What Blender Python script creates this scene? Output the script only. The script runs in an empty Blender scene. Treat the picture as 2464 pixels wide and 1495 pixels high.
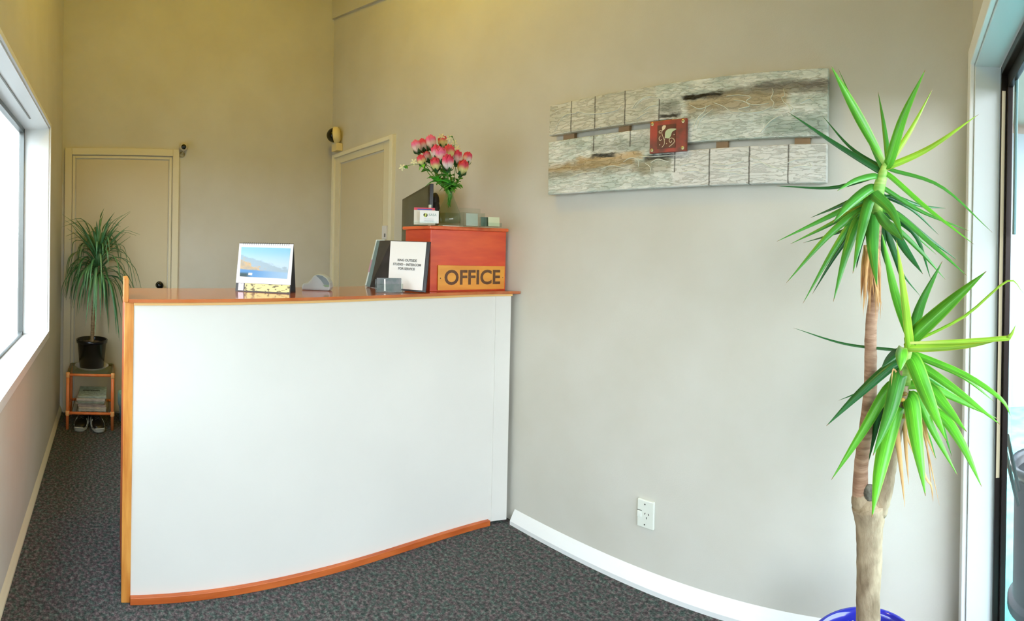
import bpy, math, random
from mathutils import Vector, Matrix
random.seed(7)
S = bpy.context.scene
COL = S.collection
PI = math.pi

# ------------------------------------------------------------------ camera (cylindrical panorama lens)
FOC, HOR = 1222.6, 600.7            # pixels per radian, horizon row, for a 2464 x 1495 picture
PITCH, ROLL, YAW, EYE = -0.0048, -0.0215, 0.7822, 1.3

def turn(v):
    x, y, z = v
    c, s = math.cos(ROLL), math.sin(ROLL)
    x, z = c*x + s*z, -s*x + c*z
    c, s = math.cos(PITCH), math.sin(PITCH)
    y, z = c*y - s*z, s*y + c*z
    c, s = math.cos(YAW), math.sin(YAW)
    return Vector((c*x - s*y, s*x + c*y, z))

cd = bpy.data.cameras.new('camera')
cam = bpy.data.objects.new('camera', cd)
COL.objects.link(cam)
cd.type = 'PANO'
cd.panorama_type = 'CENTRAL_CYLINDRICAL'
cd.central_cylindrical_range_u_min = -1232/FOC
cd.central_cylindrical_range_u_max = 1232/FOC
cd.central_cylindrical_range_v_min = (HOR-1495)/FOC
cd.central_cylindrical_range_v_max = HOR/FOC
cd.central_cylindrical_radius = 1.0
cd.clip_start = 0.01
R_, F_, U_ = turn((1, 0, 0)), turn((0, 1, 0)), turn((0, 0, 1))
mw = Matrix((R_, U_, -F_)).transposed().to_4x4()
mw.translation = (0, 0, EYE)
cam.matrix_world = mw
S.camera = cam

def at(px, py, r):
    """the point of the room seen at a spot of the photograph, r metres away over the floor"""
    ph = (px-1232)/FOC
    v = turn((math.sin(ph), math.cos(ph), (HOR-py)/FOC))
    k = r/math.hypot(v.x, v.y)
    return Vector((v.x*k, v.y*k, EYE+v.z*k))

# ------------------------------------------------------------------ colour management, world
S.view_settings.view_transform = 'Standard'
S.view_settings.look = 'None'
S.view_settings.gamma = 1.0
S.view_settings.use_curve_mapping = False
S.view_settings.exposure = 0.0
try:
    S.cycles.use_denoising = True
    S.cycles.max_bounces = 14
    S.cycles.diffuse_bounces = 7
    S.cycles.transparent_max_bounces = 24
    S.cycles.sample_clamp_indirect = 6
    S.cycles.caustics_reflective = False
    S.cycles.caustics_refractive = False
except Exception:
    pass

def lin(c):
    f = lambda u: u/12.92 if u <= .04045 else ((u+.055)/1.055)**2.4
    return tuple(f(v/255) for v in c[:3]) + (1,)

W = bpy.data.worlds.new('world'); S.world = W; W.use_nodes = True
nt = W.node_tree; nt.nodes.clear()
wo = nt.nodes.new('ShaderNodeOutputWorld'); bg = nt.nodes.new('ShaderNodeBackground')
tc = nt.nodes.new('ShaderNodeTexCoord'); sp = nt.nodes.new('ShaderNodeSeparateXYZ')
rp = nt.nodes.new('ShaderNodeValToRGB')
nt.links.new(tc.outputs['Generated'], sp.inputs[0]); 
mr = nt.nodes.new('ShaderNodeMapRange'); mr.inputs[1].default_value = -1; mr.inputs[2].default_value = 1
nt.links.new(sp.outputs['Z'], mr.inputs[0]); nt.links.new(mr.outputs[0], rp.inputs[0])
nt.links.new(rp.outputs[0], bg.inputs[0]); nt.links.new(bg.outputs[0], wo.inputs[0])
SKY_STRENGTH = 11.4
rp.color_ramp.elements[0].position = 0.50; rp.color_ramp.elements[0].color = (.90, .96, 1.0, 1)
rp.color_ramp.elements[1].position = 0.8; rp.color_ramp.elements[1].color = (.70, .86, 1.0, 1)
ge_ = rp.color_ramp.elements.new(0.488); ge_.color = (.10, .09, .07, 1)
bg.inputs[1].default_value = SKY_STRENGTH

LAMP_W, LAMP_C = 46, (1.0, .74, .03)

# ------------------------------------------------------------------ materials
MATS = {}
def newmat(name):
    m = bpy.data.materials.new(name); m.use_nodes = True
    b = m.node_tree.nodes['Principled BSDF']
    return m, m.node_tree, b

def mat(name, rgb, rough=.6, metal=0, spec=.5, c2=None, nscale=20, amt=1.0, bump=0, bscale=60, stretch=(1, 1, 1), trans=0, coat=0, detail=4, lo=.35, hi=.65):
    if name in MATS: return MATS[name]
    m, t, b = newmat(name)
    b.inputs['Base Color'].default_value = lin(rgb)
    b.inputs['Roughness'].default_value = rough
    b.inputs['Metallic'].default_value = metal
    b.inputs['Specular IOR Level'].default_value = spec
    if coat: b.inputs['Coat Weight'].default_value = coat; b.inputs['Coat Roughness'].default_value = .08
    if c2 or bump:
        tc = t.nodes.new('ShaderNodeTexCoord'); mp = t.nodes.new('ShaderNodeMapping')
        mp.inputs['Scale'].default_value = stretch
        t.links.new(tc.outputs['Object'], mp.inputs[0])
    if c2:
        n = t.nodes.new('ShaderNodeTexNoise'); n.inputs['Scale'].default_value = nscale; n.inputs['Detail'].default_value = detail
        t.links.new(mp.outputs[0], n.inputs['Vector'])
        r = t.nodes.new('ShaderNodeMapRange'); r.inputs[1].default_value = lo; r.inputs[2].default_value = hi; r.inputs[4].default_value = amt
        t.links.new(n.outputs['Fac'], r.inputs[0])
        x = t.nodes.new('ShaderNodeMix'); x.data_type = 'RGBA'
        x.inputs['A'].default_value = lin(rgb); x.inputs['B'].default_value = lin(c2)
        t.links.new(r.outputs[0], x.inputs['Factor']); t.links.new(x.outputs['Result'], b.inputs['Base Color'])
    if bump:
        n = t.nodes.new('ShaderNodeTexNoise'); n.inputs['Scale'].default_value = bscale; n.inputs['Detail'].default_value = 5
        t.links.new(mp.outputs[0], n.inputs['Vector'])
        bu = t.nodes.new('ShaderNodeBump'); bu.inputs['Strength'].default_value = bump; bu.inputs['Distance'].default_value = .01
        t.links.new(n.outputs['Fac'], bu.inputs['Height']); t.links.new(bu.outputs[0], b.inputs['Normal'])
    MATS[name] = m
    return m

def glassmat(name, tint=(1, 1, 1), refl=.06, rough=.02, ior=1.45):
    """thin clear sheet: lets light straight through, mirrors by Fresnel"""
    if name in MATS: return MATS[name]
    m, t, b = newmat(name); t.nodes.remove(b)
    out = t.nodes['Material Output']
    tr = t.nodes.new('ShaderNodeBsdfTransparent'); tr.inputs[0].default_value = (*tint, 1)
    gl = t.nodes.new('ShaderNodeBsdfGlossy'); gl.inputs['Roughness'].default_value = rough
    fr = t.nodes.new('ShaderNodeFresnel'); fr.inputs[0].default_value = ior
    ge = t.nodes.new('ShaderNodeNewGeometry'); su = t.nodes.new('ShaderNodeMath'); su.operation = 'SUBTRACT'; su.inputs[0].default_value = 1
    mu = t.nodes.new('ShaderNodeMath'); mu.operation = 'MULTIPLY'
    t.links.new(ge.outputs['Backfacing'], su.inputs[1]); t.links.new(su.outputs[0], mu.inputs[0]); t.links.new(fr.outputs[0], mu.inputs[1])
    mx = t.nodes.new('ShaderNodeMixShader')
    t.links.new(mu.outputs[0], mx.inputs[0]); t.links.new(tr.outputs[0], mx.inputs[1]); t.links.new(gl.outputs[0], mx.inputs[2])
    t.links.new(mx.outputs[0], out.inputs['Surface'])
    MATS[name] = m
    return m

WALL = mat('wall_paint', (209, 207, 198), .85, spec=.2, c2=(204, 201, 190), nscale=3, bump=.04, bscale=220)
WHITE = mat('white_gloss_paint', (238, 240, 240), .35)
CREAM = mat('cream_trim_paint', (222, 214, 186), .5)
DOORP = mat('door_paint', (208, 197, 168), .55)

# ------------------------------------------------------------------ mesh building
class MB:
    def __init__(s): s.v, s.f, s.uv = [], [], None
    def add(s, vs, fs):
        k = len(s.v); s.v += [Vector(p) for p in vs]; s.f += [tuple(i+k for i in f) for f in fs]; return s
    def hexa(s, p):
        return s.add(p, [(0, 3, 2, 1), (4, 5, 6, 7), (0, 1, 5, 4), (1, 2, 6, 5), (2, 3, 7, 6), (3, 0, 4, 7)])
    def box(s, x0, x1, y0, y1, z0, z1):
        return s.hexa([(x0, y0, z0), (x1, y0, z0), (x1, y1, z0), (x0, y1, z0), (x0, y0, z1), (x1, y0, z1), (x1, y1, z1), (x0, y1, z1)])
    def obox(s, c, size, m):
        c = Vector(c); a, b, d = [k/2 for k in size]
        return s.hexa([c + m @ Vector(q) for q in [(-a, -b, -d), (a, -b, -d), (a, b, -d), (-a, b, -d), (-a, -b, d), (a, -b, d), (a, b, d), (-a, b, d)]])
    def prism(s, poly, d):
        n = len(poly); d = Vector(d); a = [Vector(p) for p in poly]
        return s.add(a + [p+d for p in a], [tuple(range(n))[::-1], tuple(range(n, 2*n))] + [(i, (i+1) % n, (i+1) % n+n, i+n) for i in range(n)])
    def lathe(s, prof, c=(0, 0, 0), n=32, m=None):
        c = Vector(c); k = len(s.v); m = m or Matrix.Identity(3)
        for r, z in prof:
            for i in range(n):
                a = 2*PI*i/n; s.v.append(c + m @ Vector((r*math.cos(a), r*math.sin(a), z)))
        for j in range(len(prof)-1):
            for i in range(n):
                s.f.append((k+j*n+i, k+j*n+(i+1) % n, k+(j+1)*n+(i+1) % n, k+(j+1)*n+i))
        if prof[0][0] > 1e-6: s.f.append(tuple(k+i for i in range(n))[::-1])
        if prof[-1][0] > 1e-6: s.f.append(tuple(k+(len(prof)-1)*n+i for i in range(n)))
        return s
    def tube(s, pts, rad, n=10, cap=True, twist=0):
        pts = [Vector(p) for p in pts]; L = len(pts)
        rad = rad if isinstance(rad, (list, tuple)) else [rad]*L
        k = len(s.v); up = Vector((0, 0, 1)); prev = None
        for i, p in enumerate(pts):
            t = (pts[min(i+1, L-1)] - pts[max(i-1, 0)]).normalized()
            if prev is None:
                a = t.cross(up)
                if a.length < 1e-3: a = t.cross(Vector((1, 0, 0)))
                a.normalize()
            else:
                a = (prev - t*prev.dot(t)).normalized()
            prev = a; b = t.cross(a)
            for j in range(n):
                w = 2*PI*j/n; s.v.append(p + rad[i]*(math.cos(w)*a + math.sin(w)*b))
        for i in range(L-1):
            for j in range(n):
                s.f.append((k+i*n+j, k+i*n+(j+1) % n, k+(i+1)*n+(j+1) % n, k+(i+1)*n+j))
        if cap:
            s.f.append(tuple(k+j for j in range(n))[::-1]); s.f.append(tuple(k+(L-1)*n+j for j in range(n)))
        return s
    def ball(s, c, r, n=16, m=None, sc=(1, 1, 1)):
        m = m or Matrix.Identity(3); m = m @ Matrix.Diagonal(Vector(sc))
        pr = [(max(r*math.sin(PI*i/(n//2)), 0 if i in (0, n//2) else 1e-6), -r*math.cos(PI*i/(n//2))) for i in range(n//2+1)]
        return s.lathe(pr, c, n, m)
    def blade(s, pts, width, face, fold=.25, base=.45, peak=.4, n=12, curl=0):
        """a leaf along a smooth path; face = rough outward normal"""
        P = smooth(pts, n); L = len(P); k = len(s.v); face = Vector(face)
        if s.uv is None: s.uv = [(0, 0)]*len(s.v)
        for i, p in enumerate(P):
            u = i/(L-1)
            s.uv += [(0, u), (.5, u), (1, u)]*2
            t = (P[min(i+1, L-1)] - P[max(i-1, 0)]).normalized()
            sd = t.cross(face)
            if sd.length < 1e-4: sd = t.cross(Vector((.3, .5, .8)))
            sd.normalize(); nn = sd.cross(t).normalized()
            w = (base + (1-base)*math.sin(min(u/peak, 1)*PI/2)) if u < peak else max(1-((u-peak)/(1-peak))**1.7, .0)
            w = max(w, .03)*width/2
            th = .0008
            s.v += [p - sd*w + nn*(fold*w), p, p + sd*w + nn*(fold*w), p - sd*w*.96 + nn*(fold*w-th), p - nn*th*1.6, p + sd*w*.96 + nn*(fold*w-th)]
        for i in range(L-1):
            a, b = k+6*i, k+6*(i+1)
            s.f += [(a, a+1, b+1, b), (a+1, a+2, b+2, b+1), (a+3, b+3, b+4, a+4), (a+4, b+4, b+5, a+5), (a, b, b+3, a+3), (a+2, a+5, b+5, b+2)]
        return s
    def build(s, name, m, parent=None, smooth=False, bevel=0, root=None, subsurf=0, solid=0):
        org = Vector((0, 0, 0))
        if root is not None: org = Vector(root)
        elif parent is not None: org = ORG[parent.name]
        me = bpy.data.meshes.new(name)
        me.from_pydata([tuple(p-org) for p in s.v], [], s.f)
        if s.uv and len(s.uv) == len(s.v):
            l = me.uv_layers.new(name='UVMap')
            for q in me.loops: l.data[q.index].uv = s.uv[q.vertex_index]
        me.validate(); me.update()
        if smooth:
            for p in me.polygons: p.use_smooth = True
        me.materials.append(m)
        o = bpy.data.objects.new(name, me); COL.objects.link(o)
        ORG[o.name] = org
        if parent is not None: o.parent = parent
        else: o.location = org
        if solid:
            q = o.modifiers.new('solid', 'SOLIDIFY'); q.thickness = solid; q.offset = 0
        if bevel:
            q = o.modifiers.new('bevel', 'BEVEL'); q.width = bevel; q.segments = 2; q.limit_method = 'ANGLE'; q.angle_limit = .6
        if subsurf:
            q = o.modifiers.new('sub', 'SUBSURF'); q.levels = q.render_levels = subsurf
        return o

ORG = {}
def smooth(pts, n=12):
    P = [Vector(p) for p in pts]
    if len(P) == 2: P = [P[0], (P[0]+P[1])/2, P[1]]
    Q = [P[0]*2-P[1]] + P + [P[-1]*2-P[-2]]
    out = []; seg = len(P)-1
    for i in range(n+1):
        u = i/n*seg; k = min(int(u), seg-1); t = u-k
        a, b, c, d = Q[k:k+4]
        out.append(.5*((2*b) + (c-a)*t + (2*a-5*b+4*c-d)*t*t + (3*b-a-3*c+d)*t**3))
    return out

def tag(o, label=None, cat=None, group=None, kind=None):
    if label: o['label'] = label
    if cat: o['category'] = cat
    if group: o['group'] = group
    if kind: o['kind'] = kind
    return o
def thing(name, label, cat, loc, group=None):
    o = bpy.data.objects.new(name, None); COL.objects.link(o); o.location = loc; o.empty_display_size = .05
    ORG[o.name] = Vector(loc)
    return tag(o, label, cat, group)
def struct(name, mb, m, **k):
    return tag(mb.build(name, m, **k), kind='structure')
def sroot(name, loc):
    o = bpy.data.objects.new(name, None); COL.objects.link(o); o.location = loc; ORG[o.name] = Vector(loc)
    return tag(o, kind='structure')
def panel(p00, p10, p11, p01, th, front=1):
    """thin board with picture coordinates; corners anticlockwise from bottom left seen from the front"""
    p = [Vector(q) for q in (p00, p10, p11, p01)]
    n = (p[1]-p[0]).cross(p[3]-p[0]).normalized()
    b = MB(); b.hexa([q - n*th for q in p] + p)
    b.uv = [(0, 0), (1, 0), (1, 1), (0, 1)]*2
    return b
def text(parent, name, s, size, origin, xdir, ydir, m, ext=.0006, align='CENTER', bold=0, sx=1):
    cu = bpy.data.curves.new('t', 'FONT'); cu.body = s; cu.size = size; cu.extrude = ext; cu.align_x = align; cu.align_y = 'CENTER'; cu.offset = bold
    cu.resolution_u = 4
    to = bpy.data.objects.new('t', cu); COL.objects.link(to)
    dg = bpy.context.evaluated_depsgraph_get(); dg.update()
    me = bpy.data.meshes.new_from_object(to.evaluated_get(dg))
    bpy.data.objects.remove(to, do_unlink=True)
    X = Vector(xdir).normalized(); Y = Vector(ydir).normalized(); Z = X.cross(Y)
    o_ = Vector(origin) - ORG[parent.name]
    for v in me.vertices:
        c = v.co.copy(); v.co = o_ + X*c.x*sx + Y*c.y + Z*(c.z)
    me.materials.clear(); me.materials.append(m); me.name = name
    o = bpy.data.objects.new(name, me); COL.objects.link(o); o.parent = parent; ORG[o.name] = ORG[parent.name]
    return o

# ------------------------------------------------------------------ the room
XB, YL, ZC, XF = -3.80, -.375, 3.55, .20
def yr(x): return 1.712 - .009*x                       # the right wall
CARPET, t_, b_ = newmat('carpet')
tc = t_.nodes.new('ShaderNodeTexCoord')
def noise(t, scale, src, detail=3, rough=.6):
    n = t.nodes.new('ShaderNodeTexNoise'); n.inputs['Scale'].default_value = scale; n.inputs['Detail'].default_value = detail
    n.inputs['Roughness'].default_value = rough
    t.links.new(src, n.inputs['Vector']); return n
n1 = noise(t_, 70, tc.outputs['Object'], 7, .75); n2 = noise(t_, 45, tc.outputs['Object'], 2)
r1 = t_.nodes.new('ShaderNodeValToRGB'); cr = r1.color_ramp
cr.elements[0].position = .36; cr.elements[0].color = lin((62, 63, 65)); cr.elements[1].position = .66; cr.elements[1].color = lin((160, 154, 152))
e = cr.elements.new(.5); e.color = lin((100, 99, 99))
t_.links.new(n1.outputs['Fac'], r1.inputs[0])
r2 = t_.nodes.new('ShaderNodeValToRGB'); cr = r2.color_ramp
cr.elements[0].position = .38; cr.elements[0].color = lin((170, 215, 200)); cr.elements[1].position = .6; cr.elements[1].color = lin((225, 200, 205))
t_.links.new(n2.outputs['Fac'], r2.inputs[0])
mx = t_.nodes.new('ShaderNodeMix'); mx.data_type = 'RGBA'; mx.blend_type = 'MULTIPLY'; mx.inputs['Factor'].default_value = .8
t_.links.new(r1.outputs[0], mx.inputs['A']); t_.links.new(r2.outputs[0], mx.inputs['B']); t_.links.new(mx.outputs['Result'], b_.inputs['Base Color'])
b_.inputs['Roughness'].default_value = .95; b_.inputs['Specular IOR Level'].default_value = .1
bu = t_.nodes.new('ShaderNodeBump'); bu.inputs['Strength'].default_value = .8; bu.inputs['Distance'].default_value = .006
t_.links.new(n1.outputs['Fac'], bu.inputs['Height']); t_.links.new(bu.outputs[0], b_.inputs['Normal'])

XO = .322
struct('floor', MB().box(XB-.12, XO, YL-.12, 1.9, -.1, 0), CARPET)
CEIL = mat('warm_bounce_ceiling', (150, 112, 62), .6, c2=(130, 94, 48), nscale=4, stretch=(1, 9, 1))  # ceiling out of view; warm brown picked to cut and tint bounced light
struct('ceiling', MB().box(XB-.12, XO, YL-.2, 1.9, ZC, ZC+.1), CEIL)
struct('wall_back', MB().box(XB-.12, XB, YL-.17, 1.9, 0, ZC), WALL)
struct('wall_right', MB().prism([(XB, yr(XB), 0), (XO, yr(XO), 0), (XO, 1.9, 0), (XB, 1.9, 0)], (0, 0, ZC)), WALL)
# the wall lining overlaps along a sloping joint near the ceiling
def jz(x): return 3.125 - .215*(x+3.757)
struct('trim_1', MB().prism([(XB, yr(XB)-.022, jz(XB)), (0, yr(0)-.022, jz(0)), (0, yr(0)-.022, ZC), (XB, yr(XB)-.022, ZC)], (0, .03, 0)), WALL)
# left wall with the window opening
WX0, WX1, WZ0, WZ1 = -3.0, -.9, .755, 1.965
wl = MB()
wl.box(XB, WX0, YL-.17, YL, 0, ZC); wl.box(WX1, XO, YL-.17, YL, 0, ZC)
wl.box(WX0, WX1, YL-.17, YL, 0, WZ0-.04); wl.box(WX0, WX1, YL-.17, YL, WZ1, ZC)
struct('wall_left', wl, WALL)
# front wall with the glazed door
DY0, DY1, DZ = -.28, 1.625, 1.925
wf = MB()
wf.box(XF, XO, DY1, 1.72, 0, ZC); wf.box(XF, XO, YL, DY0, 0, ZC); wf.box(XF, XO, DY0, DY1, DZ, ZC)
struct('wall_front', wf, WALL)

# baseboards
def base_r(x): return yr(x)
bp = []
prof = [(0, 0), (-.032, 0), (-.032, .018), (-.012, .048), (0, .062)]
b = MB()
xa, xb = -1.66, XF
b.add([(xa, yr(xa)+d, z) for d, z in prof] + [(xb, yr(xb)+d, z) for d, z in prof],
      [(0, 1, 2, 3, 4), (9, 8, 7, 6, 5)] + [(i, i+5, (i+1) % 5+5, (i+1) % 5) for i in range(5)])
struct('baseboard_right', b, WHITE)
b = MB()
b.add([(XB, YL-d*.5, z*.75) for d, z in prof] + [(XF, YL-d*.5, z*.75) for d, z in prof],
      [(4, 3, 2, 1, 0), (5, 6, 7, 8, 9)] + [((i+1) % 5, (i+1) % 5+5, i+5, i) for i in range(5)])
struct('baseboard_left', b, CREAM)
b = MB().box(XB, XB+.014, .50, yr(XB), 0, .05)
struct('baseboard_back', b, CREAM)

# ---- window_1, left wall
w1 = sroot('window_1', ((WX0+WX1)/2, YL, WZ0))
b = MB()
d = .17
b.box(WX0, WX0+.012, YL-d, YL+.0, WZ0-.02, WZ1)                    # side lining
b.box(WX1-.012, WX1, YL-d, YL, WZ0-.02, WZ1)
b.box(WX0, WX1, YL-d, YL, WZ1-.012, WZ1)
b.build('lining', WHITE, w1)
MB().prism([(WX0, YL+.012, WZ0-.04), (WX0, YL+.012, WZ0), (WX0, YL-d, WZ0-.03), (WX0, YL-d, WZ0-.06)], (WX1-WX0, 0, 0)).build('sill', WHITE, w1)
b = MB()
for (x0, x1, z0, z1) in ((WX0-.012, WX0+.006, WZ0-.02, WZ1+.018), (WX1-.006, WX1+.012, WZ0-.02, WZ1+.018), (WX0-.012, WX1+.012, WZ1-.004, WZ1+.018)):
    b.box(x0, x1, YL, YL+.012, z0, z1)
b.build('architrave', WHITE, w1, bevel=.002)
b = MB()
gy = YL-.155
for (x0, x1, z0, z1) in ((WX0+.012, WX0+.035, WZ0-.03, WZ1-.012), (WX1-.035, WX1-.012, WZ0-.03, WZ1-.012), (WX0+.012, WX1-.012, WZ0-.032, WZ0-.005), (WX0+.012, WX1-.012, WZ1-.037, WZ1-.012)):
    b.box(x0, x1, gy-.02, gy+.01, z0, z1)
b.build('window_frame', mat('grey_aluminium', (120, 124, 122), .35, metal=.7), w1)
MB().box(WX0+.03, WX1-.03, gy-.006, gy-.002, WZ0-.01, WZ1-.03).build('pane', glassmat('window_glass'), w1)
MB().box(-2.72, WX1-.012, YL-.075, YL-.068, WZ1-.016, WZ1-.011).build('curtain_groove', mat('groove_grey', (140, 140, 135), .6), w1)

# ---- door_1, back wall (flush painted door)
d1 = sroot('door_1', (XB, .077, 0))
b = MB()
b.box(XB, XB+.022, -.352, -.30, 0, 1.984); b.box(XB, XB+.022, .452, .50, 0, 1.984); b.box(XB, XB+.022, -.30, .452, 1.932, 1.984)
b.build('architrave', CREAM, d1, bevel=.003)
b = MB()
b.box(XB, XB+.010, -.294, -.276, 0, 1.926); b.box(XB, XB+.010, .428, .446, 0, 1.926); b.box(XB, XB+.010, -.276, .428, 1.908, 1.926)
b.build('door_stop', CREAM, d1, bevel=.002)
MB().box(XB, XB+.006, -.268, .420, .01, 1.900).build('door_leaf', DOORP, d1, bevel=.002)
k = MB(); KR = Matrix.Rotation(PI/2, 3, 'Y')
k.lathe([(.028, 0), (.028, .006), (.012, .010), (.011, .035), (.022, .040), (.0275, .052), (.024, .064), (.012, .070), (0, .071)], (XB+.006, .363, .967), 24, KR)
kn = k.build('door_knob', mat('black_knob', (16, 18, 17), .15, metal=.4), d1, smooth=True); kn['label'] = 'glossy black round knob'
# ---- door_2, right wall near the corner
d2 = sroot('door_2', (-3.27, yr(-3.27), 0))
def ry(b, x0, x1, z0, z1, dep):
    b.prism([(x0, yr(x0)-dep, z0), (x1, yr(x1)-dep, z0), (x1, yr(x1)+.004, z0), (x0, yr(x0)+.004, z0)], (0, 0, z1-z0)); return b
b = MB()
ry(b, -3.74, -3.70, 0, 2.012, .028); ry(b, -2.835, -2.795, 0, 2.012, .028); ry(b, -3.70, -2.835, 1.984, 2.012, .028)
b.build('architrave', mat('pale_trim', (232, 228, 206), .45), d2, bevel=.003)
b = MB()
ry(b, -3.70, -3.62, 0, 1.984, .012); ry(b, -2.93, -2.835, 0, 1.984, .012); ry(b, -3.62, -2.93, 1.935, 1.984, .012)
b.build('door_frame', CREAM, d2, bevel=.003)
b = MB(); ry(b, -3.60, -2.945, .01, 1.922, .005)
b.build('door_leaf', DOORP, d2, bevel=.002)

# ---- door_3, glazed door in the front wall
BRONZE = mat('bronze_aluminium', (46, 38, 36), .35, metal=.6)
d3 = sroot('door_3', (.30, .66, 0))
b = MB()
LINE = mat('door_lining_paint', (218, 224, 226), .4)
b.box(XF-.0, .283, DY1-.012, DY1, 0, DZ); b.box(XF, .283, DY0, DY0+.012, 0, DZ); b.box(XF, .283, DY0+.012, DY1-.012, DZ-.012, DZ)
b.build('lining', LINE, d3, bevel=.002)
b = MB()
b.box(XF-.016, XF, DY1-.004, DY1+.062, 0, DZ+.065); b.box(XF-.016, XF, DY0-.04, DY0+.004, 0, DZ+.065); b.box(XF-.016, XF, DY0, DY1, DZ-.004, DZ+.065)
b.build('architrave', WHITE, d3, bevel=.004)
b = MB()
yy1 = DY1-.012; yy0 = DY0+.012; zt = DZ-.012
b.box(.283, XO, yy1-.016, yy1, 0, zt); b.box(.283, XO, yy0, yy0+.02, 0, zt); b.box(.283, XO, yy0, yy1, zt-.025, zt); b.box(.283, XO, yy0, yy1, 0, .03)
b.build('outer_frame', BRONZE, d3, bevel=.002)
MB().box(.286, .297, yy1-.0185, yy1-.0155, .60, zt-.08).build('weather_strip', mat('beige_strip', (206, 190, 160), .6), d3)
b = MB()
b.box(.302, .320, yy1-.030, yy1-.018, .03, zt-.025); b.box(.302, .320, .64, .69, .03, zt-.025); b.box(.302, .320, yy0+.02, yy0+.06, .03, zt-.025)
b.box(.302, .320, yy0+.02, yy1-.018, zt-.07, zt-.025); b.box(.302, .320, yy0+.02, yy1-.018, .03, .08)
b.build('door_sash', BRONZE, d3, bevel=.002)
MB().box(.309, .313, yy0+.05, yy1-.028, .07, zt-.06).build('pane', glassmat('door_glass', ior=1.08), d3)
MB().box(.3135, .322, 1.515, 1.535, 1.37, zt-.06).build('teal_strip', mat('teal_grey_metal', (84, 120, 122), .35, metal=.4), d3, bevel=.002)  # narrow upright teal strip against the outside of the pane

# ------------------------------------------------------------------ outdoors
PAVE = mat('turquoise_paving', (104, 204, 194), .8, c2=(130, 216, 206), nscale=12)
struct('floor_outside', MB().box(XO, 1.7, .9, 4.4, -.16, -.02), PAVE)
struct('ground_outside', MB().box(XO, 6.0, -6.0, .9, -.16, -.02).box(1.7, 6.0, .9, 6.0, -.16, -.02).box(XO, 1.7, 4.4, 6.0, -.16, -.02), mat('asphalt', (84, 82, 78), .9, c2=(70, 69, 66), nscale=30))
struct('wall_light_block', MB().box(5.0, 5.15, -6.0, 6.0, -.02, 1.75), mat('light_block_grey', (150, 140, 120), .8))  # unseen wall, added to dim low daylight on the counter and back wall
struct('roof_light_block', MB().box(XO, 1.5, -6.0, 6.0, 2.5, 2.6), mat('roof_block_grey', (180, 176, 166), .8))  # unseen slab over the door, added to hold back high sky light
struct('ground_outside', MB().box(-16, XO, -3.0, YL-.17, -.16, -.02), mat('concrete', (112, 110, 104), .9, c2=(96, 95, 90), nscale=9))
b = MB()
for i in range(16):
    z = i*.16
    b.prism([(-16, -2.5, z), (-16, -2.478, z), (-16, -2.495, z+.17), (-16, -2.52, z+.17)], (16.2, 0, 0))
tag(b.build('weatherboard_wall', mat('white_boards', (240, 240, 238), .7), root=(-2.6, -2.5, 0)), 'white weatherboard wall of the neighbouring building outside the left window', 'wall')
tag(MB().box(.5, 4.6, 4.4, 4.55, -.02, 2.4).build('rendered_wall', mat('pale_render', (168, 178, 190), .8), root=(2.5, 4.4, 0)),
    'pale bluish rendered wall beyond the turquoise paving outside the door', 'wall')
DARK = mat('charcoal_plastic', (22, 23, 27), .6, spec=.2)
bn = thing('litter_bin', 'tall charcoal litter bin standing outside the glass door', 'bin', (.55, 1.89, -.02))
c = (.55, 1.89, -.02)
MB().lathe([(.158, 0), (.158, .03), (.142, .04), (.138, .045), (.138, .50)], c, 40).build('body', DARK, bn, smooth=True, bevel=.002)
MB().lathe([(.138, .49), (.152, .515), (.158, .535), (.15, .545), (.13, .53), (.125, .45)], c, 40).build('rim', mat('black_rim', (25, 26, 30), .3), bn, smooth=True)
b = MB()
b.tube([at(2424, 1048, 1.68), at(2451, 1180, 1.80)], .007, 8); b.tube([at(2419, 1085, 1.68), at(2449, 1215, 1.80)], .007, 8)
b.build('handle_bar', BRONZE, bn)

# ------------------------------------------------------------------ reception counter
LAMI = mat('white_laminate', (230, 227, 220), .35, c2=(226, 223, 216), nscale=2)
OAK = mat('golden_timber', (226, 160, 78), .4, c2=(198, 122, 48), nscale=6, stretch=(6, 6, .8), bump=.03, bscale=20)
TOPW = mat('varnished_timber', (204, 112, 52), .12, c2=(172, 84, 34), nscale=5, stretch=(6, .7, 1), coat=.6)
EDGE = mat('rail_timber', (206, 108, 52), .35, c2=(180, 84, 34), nscale=6, stretch=(6, .8, 6))
front = [(.082, -1.80), (.35, -1.803), (.69, -1.806), (1.05, -1.80), (1.30, -1.786), (1.48, -1.762), (1.60, -1.735), (1.655, -1.712), (1.70, -1.688)]
FP = [Vector((x, y, 0)) for y, x in front]
FP = smooth(FP, 32)
ct = thing('reception_counter', 'white-fronted reception counter with timber top and timber edging', 'counter', (-2.0, .85, 0))
def strip(b, P, off0, off1, z0, z1):
    """a band that follows the front curve, from off0 to off1 metres behind it"""
    n = len(P); a = [Vector((p.x-off0, p.y, z0)) for p in P]; c = [Vector((p.x-off1, p.y, z0)) for p in P]
    poly = a + c[::-1]; d = Vector((0, 0, z1-z0)); k = len(b.v); N = len(poly)
    b.v += poly + [q+d for q in poly]
    for i in range(N): b.f.append((k+i, k+(i+1) % N, k+(i+1) % N+N, k+i+N))
    for i in range(n-1):
        j = N-1-i
        b.f.append((k+i, k+j, k+j-1, k+i+1)); b.f.append((k+i+N, k+i+1+N, k+j-1+N, k+j+N))
    return b
strip(MB(), FP, 0, .02, .012, 1.081).build('front_panel', LAMI, ct)
kick = [p for p in FP if p.y < 1.625]
strip(MB(), kick, -.018, 0.0, 0, .026).build('kick_rail', EDGE, ct, bevel=.002)
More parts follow.
